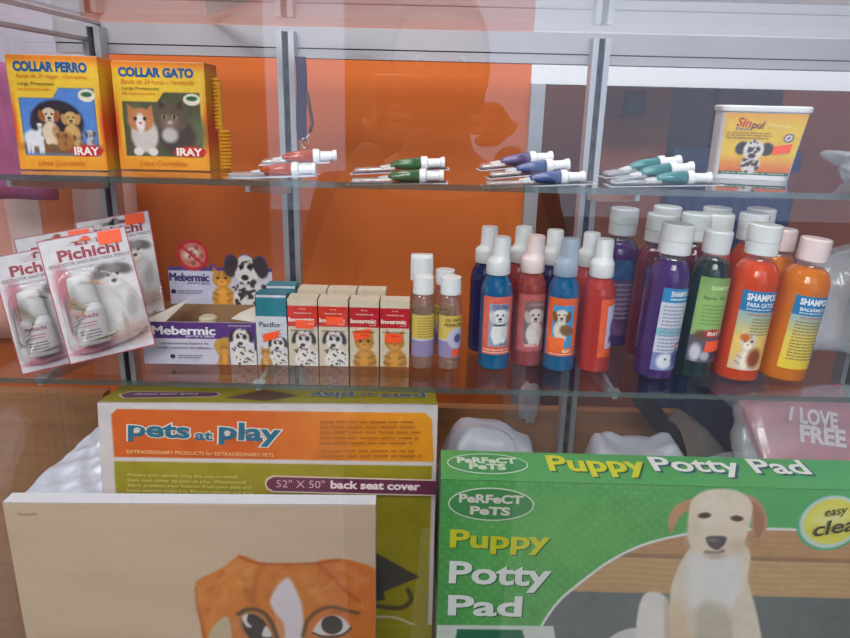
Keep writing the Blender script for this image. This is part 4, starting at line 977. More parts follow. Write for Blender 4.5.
tx('pets', 128, 431.5, 190, 434, 2.15, TE, bold=.034, outline=(W2, .075)); tx('at', 195, 435.5, 213, 436, 1.0, TE, bold=.03, outline=(W2, .08)); tx('play', 219, 432.5, 281, 436, 2.6, TE, bold=.034, outline=(W2, .075))
for px, py in ((138, 430), (228, 433)):
    q = F(px, py); A.ell(q[0], q[1]-.08, .22, .2, W2)
    for e in range(4): an = math.radians(30+e*40); A.ell(q[0]+.32*math.cos(an), q[1]+.3*math.sin(an), .09, .09, W2)
tx('EXTRAORDINARY PRODUCTS for EXTRAORDINARY PETS', 128, 450.5, 274, 454, .42, (240, 190, 130), bold=.01)
q0 = F(318, 417); q1 = F(424, 421)
for yy, n_ in ((420, 3), (436, 2), (449, 2)):
    u0, v1 = F(320, yy-2); u1, vv = F(423, yy-1); A.lines(u0, v1-.58*n_, u1, v1, n_, (176, 104, 26), .35)
for i, s_ in enumerate(('Protect your vehicle using this easy-to-install', 'back seat cover by pets at play. Waterproof', 'fabric protects your interior from your pets and', 'keeps seatbelts tangle free. Machine washable and dries', 'fast so that you and your pet can travel in comfort')):
    tx(s_, 129, 473.5+i*5.1, (238, 247, 252, 254, 250)[i], 476+i*5.1, .46, (206, 196, 110), bold=.008)
# purple banner
a = F(267, 482); b = F(440, 486); hh = 1.62
pts = [(a[0]+.8, a[1]-hh/2), (w-.02, b[1]-hh/2), (w-.02, b[1]+hh/2), (a[0]+.8, a[1]+hh/2), (a[0]+.2, a[1]+.45), (a[0], a[1]), (a[0]+.2, a[1]-.45)]
A.poly([(x+(-.18 if x < 20 else 0), y+(.16 if y > a[1]-.4 else -.16)) for x, y in pts], (214, 190, 176)); A.poly(pts, (104, 44, 74))
tx('52" X 50"', 277, 481.5, 325, 482.5, .88, (216, 176, 184)); tx('back seat cover', 331, 482.5, 420, 484.5, .95, (236, 216, 220), bold=.035)
m.build('carton', t)
# printed lid
m = MB(); P = Pic(0, .05, w, D, 8, (158, 152, 44)); P.rect(0, 0, 34.9, .35, (206, 196, 196))
P.poly([(12.8, 2.2), (16.6, 5.8), (21.0, 3.2), (17.5, 1.0)], (92, 76, 70), .06, 1, False)
P.put(m, topM(h), .01); A = Art(m, topM(h)); A.poly([(2.0, 1.6), (11.5, 2.4), (12.3, 3.5), (11.5, 4.6), (2.0, 4.6), (1.0, 3.2)], (206, 196, 180)); A.poly([(2.1, 1.9), (11.4, 2.7), (12.0, 3.5), (11.4, 4.3), (2.1, 4.3), (1.3, 3.2)], (104, 62, 108))
A.text('back seat cover', (9.6, 3.5), (2.6, 3.2), .9, (214, 196, 216), .02)
A.text('pets', (35.2, 3.5), (30.0, 3.5), 2.1, TE, .034, (W2, .07)); A.text('at', (29.3, 3.5), (27.7, 3.5), 1.0, TE, .03, (W2, .07)); A.text('play', (27.0, 3.4), (22.0, 3.4), 2.6, TE, .034, (W2, .07))
m.build('lid', t)

# ================================================================== PUPPY POTTY PAD BOX
fr = Frame((1.95, -7.5, -45.38), -.3, 0, 0)
t = thing('training_pad_box', 'green puppy training pad box with a cream labrador puppy photo', 'box', mat=fr.mat())
w, h, D = 46.5, 38.95, 6.0
F = fr.front
m = MB(); m.box(0, w, .05, D, 0, h, 'printed_card', (70, 140, 84), 'bklr'); v0 = 17.0
P = Pic(0, v0, w, h, 9.2, (92, 168, 92))
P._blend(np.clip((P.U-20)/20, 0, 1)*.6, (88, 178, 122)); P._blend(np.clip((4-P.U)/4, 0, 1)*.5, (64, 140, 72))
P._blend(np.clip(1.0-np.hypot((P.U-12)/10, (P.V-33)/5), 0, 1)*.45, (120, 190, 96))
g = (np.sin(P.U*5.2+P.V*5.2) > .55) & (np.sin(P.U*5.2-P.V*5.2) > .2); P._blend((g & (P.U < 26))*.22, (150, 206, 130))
arc = [F(*q) for q in ((540, 630), (545, 620), (560, 600), (585, 579), (610, 561), (640, 546), (672, 537), (710, 531), (760, 529), (800, 530), (850, 534), (915, 545))]
arcs = spline(arc, False)
P.poly(arcs+[(w+1, v0-2), (arc[0][0]-1.5, v0-2)], (196, 160, 118), .04, 1, False)
yb = F(700, 594)[1]; ya = F(700, 557)[1]
msk = P._sd(arcs+[(w+1, v0-2), (arc[0][0]-1.5, v0-2)]) > 0
P._blend(msk*(np.abs(P.V-ya) < .25)*.6, (130, 100, 80)); P._blend(msk*(P.V > ya)*.35, (176, 126, 90))
P._blend(msk*np.clip((yb-P.V)/.15, 0, 1), (110, 118, 118)); P._blend(msk*np.clip((P.U-34)/8, 0, 1)*(P.V < yb)*.4, (84, 92, 92))
n_ = np.sin(P.V*9+np.sin(P.U*.6)*1.2)*.5+.5; P._blend(msk*(P.V > yb)*n_*.12, (140, 100, 70))
P.line(arcs, .28, (226, 228, 226), .06, 1, False)
# puppy
cr = (222, 208, 190); wh = (226, 220, 214); sh = (190, 166, 140); tan = (196, 148, 112)
def PL(pts, col, soft=.12, al=1.0): P.poly([F(*q) for q in pts], col, soft, al)
def EL(px, py, rx, ry, col, rot=0, soft=.2, al=1.0): q = F(px, py); P.ell(q[0], q[1], rx, ry, col, rot, soft, al)
PL([(600, 650), (615, 634), (640, 628), (680, 640), (690, 670), (600, 670)], (208, 208, 206))
PL([(641, 600), (650, 592), (662, 594), (670, 606), (676, 640), (676, 672), (640, 672), (636, 630)], wh)
PL([(664, 605), (672, 596), (680, 610), (684, 670), (668, 670)], sh, .2, .6)
PL([(687, 552), (675, 575), (670, 600), (672, 640), (680, 675), (765, 675), (760, 640), (756, 610), (748, 580), (750, 553), (735, 540), (700, 540)], cr)
PL([(690, 556), (686, 580), (690, 605), (715, 612), (738, 600), (742, 570), (735, 550), (710, 546)], (228, 224, 222), .5, .9)
PL([(697, 608), (712, 602), (728, 610), (738, 640), (742, 672), (700, 672), (695, 640)], (176, 170, 150), .5, .6)
PL([(670, 610), (680, 606), (690, 630), (698, 672), (676, 672)], (216, 190, 158), .2, .7)
PL([(735, 600), (752, 604), (762, 640), (764, 672), (740, 672), (733, 640)], cr, .12)
PL([(697, 499), (684, 501), (672, 510), (668, 523), (671, 534), (676, 524), (682, 514), (694, 508)], tan)
PL([(744, 494), (758, 500), (766, 514), (767, 528), (760, 540), (754, 542), (752, 534), (750, 515), (742, 505)], (192, 146, 116))
PL([(753, 502), (763, 514), (764, 528), (757, 538), (754, 525)], (160, 112, 92), .15, .8)
PL([(692, 500), (705, 491), (725, 489), (742, 493), (752, 505), (750, 525), (744, 543), (738, 553), (722, 557), (702, 554), (690, 545), (688, 525), (689, 512)], (228, 212, 192))
EL(712, 510, 1.0, 1.6, (232, 222, 210), 0, .6, .7); EL(737, 545, 1.0, .9, (206, 184, 158), 0, .6, .7); EL(693, 530, .6, 1.6, (214, 196, 172), 0, .6, .6)
EL(704.5, 515.5, .62, .33, (84, 62, 54), .1, .25); EL(737, 518.5, .62, .33, (88, 66, 56), -.1, .25)
PL([(706, 538), (713, 536), (726, 537), (724, 545), (717, 550), (709, 546)], (92, 84, 86), .1); EL(713, 540, .5, .2, (130, 120, 124), 0, .5)
P.line([F(706, 552), F(716, 553), F(723, 551)], .3, (112, 98, 92), .2); EL(715, 556, 1.0, .35, (190, 176, 166), 0, .5, .8)
# seal
q = F(830, 523); P.ell(q[0], q[1], 3.25, 3.15, (92, 172, 136), 0, .02); P.ell(q[0]+.05, q[1]+.1, 3.0, 2.95, (196, 214, 206), 0, .03); P.ell(q[0]+.1, q[1]+.15, 2.65, 2.55, (224, 216, 96), 0, .03); P.ell(q[0]+.1, q[1]+.5, 1.4, 1.0, (238, 234, 180), 0, .8, .8)
# white and dark green plate at the lower left
P.poly([F(437, 625), F(553, 626), F(556, 640), (F(556, 640)[0], v0-1), (F(437, 640)[0], v0-1)], (206, 214, 208), .04, 1, False)
P.poly([F(457, 629), F(522, 630), F(526, 642), (F(526, 642)[0], v0-1), (F(452, 640)[0], v0-1)], (40, 110, 80), .04, 1, False)
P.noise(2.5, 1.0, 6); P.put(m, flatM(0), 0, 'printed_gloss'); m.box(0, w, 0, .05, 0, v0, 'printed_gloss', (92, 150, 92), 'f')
A = Art(m, flatM(0), 'printed_gloss')
WH = (228, 232, 230); YE = (206, 206, 50); SH = ((58, 104, 62), .14, -.12)
tx('Puppy', 450, 541, 550, 543.5, 2.75, YE, bold=.03, shadow=SH)
tx('Potty', 449, 575, 551, 578.5, 3.5, WH, bold=.028, shadow=SH); tx('Pad', 448, 604.5, 522, 606, 2.55, WH, bold=.028, shadow=SH)
q = F(491, 503.5); A.ell(q[0], q[1], 4.2, 1.85, (214, 226, 210), 0, 44); A.ell(q[0], q[1], 4.07, 1.72, (74, 142, 84), 0, 44)
tx('PeRFeCT', 459, 497, 523, 499, .98, (220, 214, 206), bold=.04); tx('PeTS', 470, 509, 510, 510.5, .95, (220, 214, 206), bold=.04)
tx('easy', 824, 514, 847, 510.5, .95, (96, 90, 50), bold=.01, shear=.25); tx('to', 850, 510, 859, 509, .7, (96, 90, 50), bold=.01, shear=.25); tx('clean', 812, 528.5, 868, 520, 1.6, (80, 80, 60), bold=.015, shear=.2)
m.build('carton', t)
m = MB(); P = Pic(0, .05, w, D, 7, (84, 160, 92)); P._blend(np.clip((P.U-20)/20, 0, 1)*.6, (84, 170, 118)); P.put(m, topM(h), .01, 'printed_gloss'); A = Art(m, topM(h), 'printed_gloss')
T_ = lambda px, py: fr.top(px, py, h)
def tt(s_, x0, y0, x1, y1, hh, col, **kw): A.text(s_, T_(x0, y0), T_(x1, y1), hh, col, **kw)
tt('Puppy', 548, 465.5, 646, 467.5, 4.2, YE, bold=.03, shadow=((50, 96, 60), .15, -.25)); tt('Potty Pad', 652, 466.5, 808, 470, 3.9, WH, bold=.022, shadow=((60, 90, 110), .2, -.3))
q = T_(487.5, 464.5); A.ell(q[0], q[1], 4.1, 2.1, (190, 220, 200), 0, 44); A.ell(q[0], q[1], 3.97, 1.9, (74, 146, 92), 0, 44)
tt('PeRFeCT', 457, 461, 516, 462, 1.25, (206, 220, 206), bold=.045); tt('PeTS', 469, 467.5, 506, 468.5, 1.2, (206, 220, 206), bold=.045)
m.build('lid', t)

# ================================================================== DOG PAINTING ON CANVAS
a = onZ(-1, 504, -6.9)
fr = Frame((a.x, -12.3, -45.38), 1.8, 0, 0)
t = thing('canvas_painting', 'stretched canvas painting of a brown and white dog peering up', 'painting', mat=fr.mat())
F = fr.front; w, h, D = 34.1, 38.5, 1.7; e = F(375.5, 505); w = e[0]; h = e[1]
m = MB(); m.box(0, w, .05, D, 0, h, 'canvas_edge', faces='btklr'); m.build('stretched_canvas', t)
m = MB(); v0 = h-22
P = Pic(0, v0, w, h, 10, (194, 170, 146)); P._blend(np.clip((P.U-8)/20, 0, 1)*.3, (186, 160, 150))
P.noise(2.2, 3.0, 9, (2.5, .6)); P._blend((np.abs(P.V-h+.0) < .12)*.6, (200, 188, 180))
for (x, y, dx) in ((60, 514, 22), (300, 549, 20), (300, 553, 16)): P.line([F(x-dx, y), F(x, y+1), F(x+dx, y)], .15, (196, 178, 140), .3, .35)
P.line([F(18, 514), F(24, 515), F(36, 514)], .1, (90, 80, 70), .08, .8)
OR = (196, 112, 44); OD = (150, 72, 26); OL = (214, 142, 78)
def PL(pts, col, soft=.1, al=1.0): P.poly([F(*q) for q in pts], col, soft, al)
def LN(pts, wd, col, soft=.15, al=1.0): P.line([F(*q) for q in pts], wd, col, soft, al)
PL([(240, 556), (262, 563), (290, 564), (318, 563), (340, 560), (360, 563), (378, 572), (395, 600), (390, 660), (360, 720), (300, 740), (250, 715), (226, 660), (222, 620), (225, 580)], OR)
PL([(196, 588), (198, 580), (212, 573), (225, 566), (239, 556), (254, 562), (262, 575), (252, 600), (236, 612), (224, 626), (219, 650), (205, 650), (200, 620)], (200, 118, 50))
PL([(318, 564), (332, 559), (352, 561), (372, 572), (390, 590), (388, 640), (376, 640), (362, 612), (340, 590)], (198, 108, 50), .12)
P.a = P.a
LN([(239, 556), (256, 563), (290, 564), (318, 563), (340, 560)], .16, OD); LN([(196, 588), (197, 604), (203, 630), (207, 645)], .2, OD, .15, .7); LN([(222, 572), (218, 580), (207, 590)], .3, OD, .25, .55)
LN([(262, 567), (256, 580), (253, 600)], .35, OD, .3, .55); LN([(246, 568), (245, 585), (250, 600)], .3, OD, .3, .45); LN([(290, 566), (276, 575), (274, 600)], .3, OD, .3, .4)
LN([(318, 564), (335, 580), (352, 596), (368, 606)], .3, OD, .25, .65); LN([(200, 590), (212, 584), (224, 578)], .4, OL, .3, .7); LN([(214, 640), (212, 615), (222, 600)], .5, OL, .4, .6)
LN([(228, 570), (238, 566), (246, 572)], .5, OL, .4, .7); LN([(304, 575), (312, 588), (322, 600)], .6, OL, .5, .6); LN([(340, 568), (352, 572), (366, 580)], .5, (220, 140, 96), .4, .7); LN([(280, 572), (283, 590), (280, 608)], .7, OL, .5, .5)
PL([(208, 640), (226, 616), (232, 640), (228, 680)], (186, 166, 140), .1); LN([(240, 612), (235, 628), (246, 650)], .45, (190, 120, 80), .25, .8)
for k in range(90):
    q = rnd.random(); x = 200+rnd.random()*172; y = 566+rnd.random()*50
    if x < 235 and y < 580: continue
    LN([(x, y), (x+rnd.uniform(-3, 3), y+rnd.uniform(3, 8))], .12, OL if q < .55 else OD, .15, .28)
for k in range(60):
    x = 200+rnd.random()*172; y = 568+rnd.random()*60
    if x < 232 and (y < 582 or y > 612): continue
    q = F(x, y); P.ell(q[0], q[1], .3+.5*rnd.random(), .2+.4*rnd.random(), (226, 158, 96) if rnd.random() < .5 else (164, 84, 32), rnd.random()*3, .9, .3)
PL([(286, 578), (276, 588), (270, 602), (277, 615), (284, 625), (284, 650), (280, 700), (302, 700), (303, 650), (303, 620), (300, 600), (292, 582)], (206, 196, 206), .18)
for k in range(16): x = 274+k*1.8; LN([(x, 588+abs(x-287)), (x+3, 620), (x+3, 645)], .1, (180, 168, 180) if k % 2 else (220, 214, 222), .2, .35)
PL([(240, 612), (254, 611), (266, 617), (273, 628), (276, 645), (255, 650), (240, 628)], (170, 112, 66), .1)
PL([(243, 617), (252, 614), (262, 619), (268, 628), (272, 640), (255, 642), (244, 630)], (60, 56, 56), .08)
PL([(242, 617), (248, 614), (247, 621), (252, 627), (246, 626)], (206, 200, 200), .08); PL([(266, 626), (272, 636), (262, 636)], (206, 200, 200), .08)
LN([(238, 614), (250, 609), (264, 613), (272, 624), (278, 640)], .38, (84, 66, 52), .15); LN([(303, 636), (308, 620), (320, 610), (333, 607), (348, 611), (358, 613)], .34, (90, 68, 50), .18)
PL([(311, 632), (318, 620), (330, 614), (342, 616), (352, 627), (342, 636), (318, 637)], (196, 128, 104), .08); PL([(313, 632), (320, 621), (332, 616), (342, 618), (350, 628), (342, 634), (320, 635)], (206, 198, 196), .06)
P.ell(F(332, 625)[0], F(332, 625)[1], 1.05, 1.1, (58, 56, 54), 0, .06); LN([(313, 633), (325, 637), (342, 635), (351, 628)], .25, (70, 58, 50), .08)
P.ell(F(292, 690)[0], F(292, 690)[1], 4.6, 3.2, (214, 204, 206), 0, .15); P.ell(F(292, 672)[0], F(292, 672)[1], 2.0, 1.4, (50, 42, 44), 0, .1)
P.put(m, flatM(0), 0, 'canvas_paint'); m.box(0, w, 0, .05, 0, v0, 'canvas_paint', (188, 168, 150), 'f')
m.build('painted_face', t)

# ================================================================== BAGS AND SCRAPS IN THE BOTTOM
m = MB(); nx, ny = 40, 30; vs = []; Q = [Vector((-48, 1, -14.8)), Vector((-33, 6, -14.6)), Vector((-33, 17, -9.8)), Vector((-42.2, 16.4, -13.2))]
Q = [onY(14, 502, 1.0), onY(122, 500, 4.0), onY(122, 408, 15.5), onY(104, 423, 15.0)]
for j in range(ny+1):
    for i in range(nx+1):
        u, v = i/nx, j/ny; p = (Q[0]*(1-u)+Q[1]*u)*(1-v)+(Q[3]*(1-u)+Q[2]*u)*v
        k = noise.noise(Vector((u*2.5, v*4+u*3, 2)))*.5+abs(noise.noise(Vector((u*2-v*6, v*4, 7))))*.7; vs.append(tuple(p+Vector((0, -.3, 1))*k))
m.add(vs, [(j*(nx+1)+i, j*(nx+1)+i+1, (j+1)*(nx+1)+i+1, (j+1)*(nx+1)+i) for j in range(ny) for i in range(nx)], 'silver_foil', True)
zb = -45.3; b = len(m.v); n = nx+1
edge = [i for i in range(nx+1)]
m.add([m.v[i] for i in edge]+[(m.v[i][0], m.v[i][1]+3, zb) for i in edge], [(i, nx+1+i, nx+2+i, i+1) for i in range(nx)], 'silver_foil')
lft = [j*(nx+1) for j in range(ny+1)]
m.add([m.v[i] for i in lft]+[(m.v[i][0]+2, m.v[i][1], zb) for i in lft], [(i, i+1, ny+2+i, ny+1+i) for i in range(ny)], 'silver_foil')
tag(m.build('foil_bag'), 'shiny silvery white bag sloping behind the painting beside the seat cover box', 'bag')
crumpled('white_bag', 'white plastic bag bulging up between the seat cover box and green box', 'bag', (8.0, 8, -26.8), (6.4, 4.2, 18.6), 'white_film', 21, .12, 30, True)
crumpled('white_bag', 'white bag peeking over the green box below the purple shampoo', 'bag', (26.3, 10, -28), (6.8, 4.5, 17.6), 'white_film', 5, .16, 30, True)
crumpled('white_bag', 'low white bag rising behind the green box, nearest the pink bag', 'bag', (39.0, 9, -28.5), (5.6, 4.2, 17.2), 'white_film', 33, .12, 30, True)
# pink printed bag in clear wrap
a = onY(775, 402, 7); fr = Frame(onY(800, 452, 1)-Vector((0, 0, 5)), 0, 38, 8)
t = thing('pink_bag', 'pink printed bag in clear wrap reading LOVE FREE behind the green box', 'bag', mat=fr.mat())
m = MB(); w, h = 12.5, 11.5; vs = []; n = 26
for j in range(n+1):
    for i in range(n+1):
        u, v = i/n, j/n; bul = (math.sin(PI*u)*math.sin(PI*v))**.5*1.3; vs.append((u*w-1.5+v*-1.5, -bul+.5*noise.noise(Vector((u*4, v*4, 3))), v*h))
m.add(vs, [(j*(n+1)+i, j*(n+1)+i+1, (j+1)*(n+1)+i+1, (j+1)*(n+1)+i) for j in range(n) for i in range(n)], 'pink_print_film', True)
m.add([(x, 1.2, z) for x, y, z in vs], [(j*(n+1)+i, (j+1)*(n+1)+i, (j+1)*(n+1)+i+1, j*(n+1)+i+1) for j in range(n) for i in range(n)], 'pink_print_film', True)
A = Art(m, lambda u, v, w_: Vector((u, -1.75-w_, v)))
for s_, x0, y0, x1, y1, hh in (('I', 790, 413, 793, 414, 1.7), ('LOVE', 800, 415, 838, 421, 1.9), ('FREE', 800, 433, 846, 439, 2.0)):
    A.text(s_, fr.front(x0, y0, -1.8), fr.front(x1, y1, -1.8), hh, (236, 206, 216), .04)
m.build('printed_bag', t)
crumpled('wrap', None, None, (3.5, -.2, 5.5), (8.5, 2.2, 6.2), 'crumpled_film', 9, .2, 24, True, t)
crumpled('plastic_bag', 'clear crumpled plastic bag under the shelf between the strap and pink bag', 'plastic bag', (40.5, 19, -14), (5.5, 2.1, 11), 'crumpled_film', 41, .25, 26, True)
# dark leash coil with a grey strap
t = thing('nylon_harness', 'dark nylon harness with grey webbing hanging down behind the white bags', 'harness', (33.5, 15, -22))
m = MB()
def ribbon(m, pts, wd, mat, th=.18):
    pts = [Vector(p) for p in pts]; vs = []
    for i, p in enumerate(pts):
        d = (pts[min(i+1, len(pts)-1)]-pts[max(i-1, 0)]).normalized(); q = d.cross(Vector((0, 1, 0))).normalized()*wd/2
        vs += [p-q, p+q, p+q+Vector((0, th, 0)), p-q+Vector((0, th, 0))]
    fs = [(i*4+k, i*4+(k+1) % 4, i*4+4+(k+1) % 4, i*4+4+k) for i in range(len(pts)-1) for k in range(4)]
    m.add(vs, fs+[(0, 3, 2, 1), tuple(len(vs)-4+k for k in range(4))], mat)
o3 = Vector((33.5, 15, -22))
def H(px, py, y=15): return onY(px, py, y)-o3
ribbon(m, [H(638, 392), H(648, 406), H(660, 422), H(676, 440), H(690, 470)], 2.4, 'black_plastic'); m.build('strap', t)
m = MB(); ribbon(m, [H(672, 414, 14.5), H(682, 419, 14.5), H(689, 432, 14.4), H(694, 450, 14.3), H(696, 480, 14.3)], 1.9, 'grey_strap'); m.build('webbing', t)
m = MB(); ribbon(m, [H(684, 398, 15.5), H(700, 402, 15.6), H(722, 420, 15.8), H(742, 446, 16), H(745, 480, 16)], 4.2, 'navy_plastic', .4); m.build('body_panel', t)
# crinkled wrapper leaning on the trim, seen under the lower shelf
crumpled('wrapper', 'small crumpled clear wrapper caught beside the bluish door trim', 'wrapper', tuple(onY(527, 398, 24)-Vector((0, 1.6, 0))), (1.5, 1.3, 3.2), 'crumpled_film', 51, .5, 16)
# paper and wrap lying on top of the case
m = MB(); p = [onZ(206, 17, 37.65), onZ(262, -3, 37.65), onZ(190, -45, 37.65), onZ(206, 6, 37.65)]
m.add([tuple(q) for q in p]+[tuple(q+Vector((0, 0, .5))) for q in p], [(0, 3, 2, 1), (4, 5, 6, 7), (0, 1, 5, 4), (1, 2, 6, 5), (2, 3, 7, 6), (3, 0, 4, 7)], 'carton_white'); tag(m.build('paper_pad'), 'white paper pad lying on the glass top over the cat collar box', 'paper')
q = onZ(330, 6, 37.7); m = MB(); crumpled('foil_wrapper', 'shiny foil wrapper lying on the glass top of the case', 'wrapper', (q.x, q.y-6, 39.0), (3.0, 5.5, 1.1), 'silver_foil', 61, .4, 16, True)

# ================================================================== THE PHOTOGRAPHER (behind the camera, seen mirrored in the glass)
def skinned(name, joints, bones, mat, parent, sub=2, root=0):
    me = bpy.data.meshes.new(name); me.from_pydata([tuple(Vector(j[:3])*S) for j in joints], bones, []); me.materials.append(MATS[mat])
    o = bpy.data.objects.new(name, me); COL.objects.link(o); o.parent = parent
    sk = o.modifiers.new('skin', 'SKIN'); sk.use_smooth_shade = True
    if not me.skin_vertices: 
        try: me.skin_vertices.new()
        except Exception: pass
    for i, j in enumerate(joints):
        r = j[3] if len(j) > 3 else 3; r2 = j[4] if len(j) > 4 else r
        me.skin_vertices[0].data[i].radius = (r*S, r2*S); me.skin_vertices[0].data[i].use_root = (i == root)
    s = o.modifiers.new('sub', 'SUBSURF'); s.levels = sub; s.render_levels = sub
    return o
px_, py_ = 1.5, -92.0
per = thing('person', 'person in a dark shirt holding a phone up with both hands to photograph the case', 'person', (px_, py_, FL))
def J(x, y, z, r, r2=None): return (x, y, z-FL, r, r2 or r)
hand = [(-7.6, 20.0, 27.0), (7.6, 20.0, 27.0)]
jb = [J(0, 0, -33, 13, 10), J(0, 0, -15, 12, 9), J(0, 0, 3, 14, 10), J(0, 0, 14, 9, 8), J(0, .5, 20, 5.2), J(0, 1, 25, 5.4), J(0, 1.5, 31, 7.6, 8.4), J(0, 1.5, 39, 7.2, 8.4)]
bb = [(0, 1), (1, 2), (2, 3), (3, 4), (4, 5), (5, 6), (6, 7)]
for sg in (-1, 1):
    n = len(jb); jb += [J(sg*16, 0, 12, 5.6), J(sg*20, 6, -8, 4.4), J(sg*14.5, 14, 10, 3.5), J(sg*9.6, 18.5, 22.5, 2.5)]; bb += [(3, n), (n, n+1), (n+1, n+2), (n+2, n+3)]
    n = len(jb); jb += [J(sg*9, 0, -40, 8.5), J(sg*9.5, 1, -80, 5.6), J(sg*10, -1, -118, 4.0), J(sg*11, 10, -122.5, 3.0, 2.4)]; bb += [(0, n), (n, n+1), (n+1, n+2), (n+2, n+3)]
body = skinned('body', jb, bb, 'skin', per)
sj = [J(0, 0, -34, 14.5, 11.5), J(0, 0, -15, 13.4, 10.4), J(0, 0, 3, 15.4, 11.4), J(0, 0, 14, 10.4, 9.4)]; sb_ = [(0, 1), (1, 2), (2, 3)]
for sg in (-1, 1): n = len(sj); sj += [J(sg*16, 0, 12, 7), J(sg*20, 6, -7, 6)]; sb_ += [(3, n), (n, n+1)]
skinned('shirt', sj, sb_, 'shirt_dark', per)
tj = [J(0, 0, -34, 14.2, 11.2)]; tb = []
for sg in (-1, 1): n = len(tj); tj += [J(sg*9, 0, -43, 9.6), J(sg*9.5, 1, -80, 7), J(sg*10, -1, -116, 6)]; tb += [(0, n), (n, n+1), (n+1, n+2)]
skinned('trousers', tj, tb, 'jeans', per)
for sg in (-1, 1):
    hx, hy, hz = sg*9.0, 20.0, 25.0
    hj = [J(hx, hy-1, hz-1.5, 2.3, 1.6), J(hx-sg*.4, hy+.6, hz+1.6, 2.6, 1.5)]; hb = [(0, 1)]
    for f in range(4):
        n = len(hj); zf = hz+2.8-f*1.5; l = (1.0, 1.1, 1.0, .8)[f]
        hj += [J(hx-sg*1.0, hy+1.6, zf, .9), J(hx-sg*(1.8*l+.6), hy+2.9, zf+.1, .82), J(hx-sg*(3.2*l+.8), hy+2.5, zf+.1, .75), J(hx-sg*(4.0*l+.9), hy+2.1, zf, .62)]; hb += [(1, n), (n, n+1), (n+1, n+2), (n+2, n+3)]
    n = len(hj); hj += [J(hx-sg*1.2, hy-.2, hz-.8, 1.1), J(hx-sg*2.6, hy-.3, hz+.6, .95), J(hx-sg*3.6, hy-.1, hz+1.6, .8)]; hb += [(0, n), (n, n+1), (n+1, n+2)]
    h_ = skinned('hand', hj, hb, 'skin', per, 2)
m = MB(); cx, cy, cz = 0, 1.5, 34.5-FL
vs = []; n = 24
for j in range(n+1):
    th = PI*j/n
    for i in range(2*n):
        ph = PI*i/n; d = Vector((math.sin(th)*math.cos(ph), math.sin(th)*math.sin(ph), math.cos(th)))
        r = Vector((7.4*d.x, 9.2*d.y, 11.2*d.z))
        if d.z < 0: r.x *= 1-.28*d.z*d.z; r.y *= 1-.12*d.z*d.z
        if d.y > .2: # nose, brow, eye hollows, lips
            nx = r.x
            r.y += 2.1*math.exp(-((nx)/1.2)**2-((r.z+2.0)/1.9)**2)+.6*math.exp(-((r.z-1.6)/1.0)**2-(nx/4.5)**2)+.6*math.exp(-(nx/2.2)**2-((r.z+5.4)/.9)**2)
            for q in (-1, 1): r.y -= .9*math.exp(-((nx-q*3)/1.4)**2-((r.z)/1.0)**2)
        vs.append((cx+r.x, cy+r.y, cz+r.z))
m.add(vs, [(j*2*n+i, (j+1)*2*n+i, (j+1)*2*n+(i+1) % (2*n), j*2*n+(i+1) % (2*n)) for j in range(n) for i in range(2*n)], 'skin', True)
for q in (-1, 1): m.lathe([(.2, -1.6), (1.2, -1.2), (1.5, .4), (1.1, 1.5), (.2, 1.9)], 'skin', 14, M=Matrix.Translation((q*7.5, 1.2, cz-.5)) @ Matrix.Scale(.45, 4, (1, 0, 0)))
hd = m.build('head', per)
for q in (-1, 1):
    m = MB(); m.lathe([(.05, -1.1), (.7, -.85), (1.1, 0), (.7, .85), (.05, 1.1)], 'eye_white', 16, M=Matrix.Translation((q*3, 8.9, cz-.1))); m.lathe([(.5, 0), (.42, .12), (.02, .16)], 'eye_iris', 14, M=Matrix.Translation((q*3, 9.9, cz-.1)) @ Matrix.Rotation(-PI/2, 4, 'X')); m.build('eye', hd)
m = MB(); m.lathe([(.05, -1.9), (.45, -1.0), (.6, 0), (.45, 1.0), (.05, 1.9)], 'lip', 14, M=Matrix.Translation((0, 10.2, cz-5.4)) @ Matrix.Rotation(PI/2, 4, 'Y')); m.build('mouth', hd)
m = MB(); vs = []
for j in range(n//2+5):
    th = PI*j/n
    for i in range(2*n):
        ph = PI*i/n; d = Vector((math.sin(th)*math.cos(ph), math.sin(th)*math.sin(ph), math.cos(th)))
        zz = d.z; r = Vector((8.2*d.x, 10.0*d.y, 12.2*d.z)); 
        if d.y > .25 and d.z < .55: r = Vector((6.6*d.x, 8.0*d.y, max(r.z, 0)+3.5))
        k = 1+.03*noise.noise(d*8); vs.append((cx+r.x*k, cy-.4+r.y*k, cz+r.z*k))
jn = n//2+5
m.add(vs, [(j*2*n+i, (j+1)*2*n+i, (j+1)*2*n+(i+1) % (2*n), j*2*n+(i+1) % (2*n)) for j in range(jn-1) for i in range(2*n)], 'hair_dark', True); m.build('hair', per)
t = thing('smartphone', 'dark smartphone held level in both hands of the photographer', 'phone', (0, -68.9, 28.4), (math.radians(-17.3), 0, 0))
m = MB(); m.box(-7.4, 7.4, -.4, .4, -3.6, 3.6, 'black_plastic'); m.build('body', t, bevel=.3)
m = MB(); m.box(-6.9, 6.9, -.46, -.4, -3.2, 3.2, 'dark_groove'); m.build('screen', t)

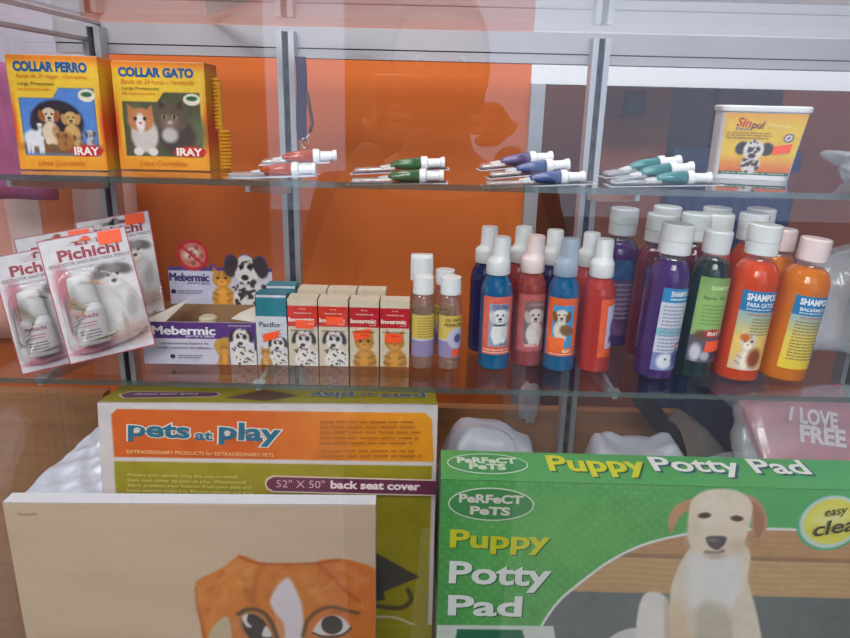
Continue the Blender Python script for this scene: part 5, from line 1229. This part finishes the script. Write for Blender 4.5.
# ================================================================== LIGHT
w = bpy.data.worlds.new('World'); bpy.context.scene.world = w; w.use_nodes = True; nt = w.node_tree; nt.nodes.clear()
wo = nt.nodes.new('ShaderNodeOutputWorld'); bg = nt.nodes.new('ShaderNodeBackground')
tc = nt.nodes.new('ShaderNodeTexCoord'); sp = nt.nodes.new('ShaderNodeSeparateXYZ'); rp = nt.nodes.new('ShaderNodeValToRGB')
L(nt, tc.outputs['Generated'], sp.inputs[0]); L(nt, sp.outputs['Z'], rp.inputs[0])
rp.color_ramp.elements[0].color = (.75, .82, .95, 1); rp.color_ramp.elements[1].color = (.55, .70, 1.0, 1)
L(nt, rp.outputs[0], bg.inputs[0]); bg.inputs['Strength'].default_value = 2.5; L(nt, bg.outputs[0], wo.inputs[0])
def area(name, loc, size, power, col, tgt):
    l = bpy.data.lights.new(name, 'AREA'); l.shape = 'RECTANGLE'; l.size = size[0]*S; l.size_y = size[1]*S; l.energy = power; l.color = col
    o = bpy.data.objects.new(name, l); COL.objects.link(o); o.location = Vector(loc)*S
    o.rotation_euler = (Vector(tgt)-Vector(loc)).to_track_quat('-Z', 'Y').to_euler(); return o
area('fill_light', (20, -110, 146), (120, 60), 32, (1, .96, .92), (10, 10, 0))  # this and the next four are added fill lamps, not known fittings
area('fill_light', (-40, -235, 143), (120, 60), 62, (1, .97, .94), (0, 0, 0))  # added farther back to brighten the upright front faces
area('fill_light', (60, 80, 146), (60, 40), 12, (1, .93, .86), (60, 80, 0))
area('fill_light', (-120, -60, 146), (60, 60), 20, (1, .95, .9), (-110, 0, 0))
area('fill_light', (-20, 10, 146), (120, 40), 11, (1, .95, .9), (-10, 30, 0))  # added fill over the case and the orange wall
sun = bpy.data.lights.new('sun', 'SUN'); sun.energy = 2.2; sun.angle = .05; sun.color = (1, .97, .92)
so = bpy.data.objects.new('sun', sun); COL.objects.link(so); so.rotation_euler = (math.radians(-40), 0, math.radians(25))

# ================================================================== CAMERA
cd = bpy.data.cameras.new('camera'); co = bpy.data.objects.new('camera', cd); COL.objects.link(co)
cd.sensor_fit = 'HORIZONTAL'; cd.sensor_width = 36; cd.lens = 36*CF/850; cd.clip_start = .01; cd.clip_end = 100
Mc = CR.to_4x4(); Mc.translation = CAM*S; co.matrix_world = Mc
sc = bpy.context.scene; sc.camera = co
sc.view_settings.view_transform = 'Standard'; sc.view_settings.look = 'None'; sc.view_settings.gamma = 1.0; sc.view_settings.use_curve_mapping = False
sc.view_settings.exposure = -0.13

cy = sc.cycles; cy.max_bounces = 10; cy.diffuse_bounces = 3; cy.glossy_bounces = 4; cy.transparent_max_bounces = 40; cy.transmission_bounces = 4
cy.sample_clamp_indirect = 6.0; cy.caustics_reflective = False; cy.caustics_refractive = False
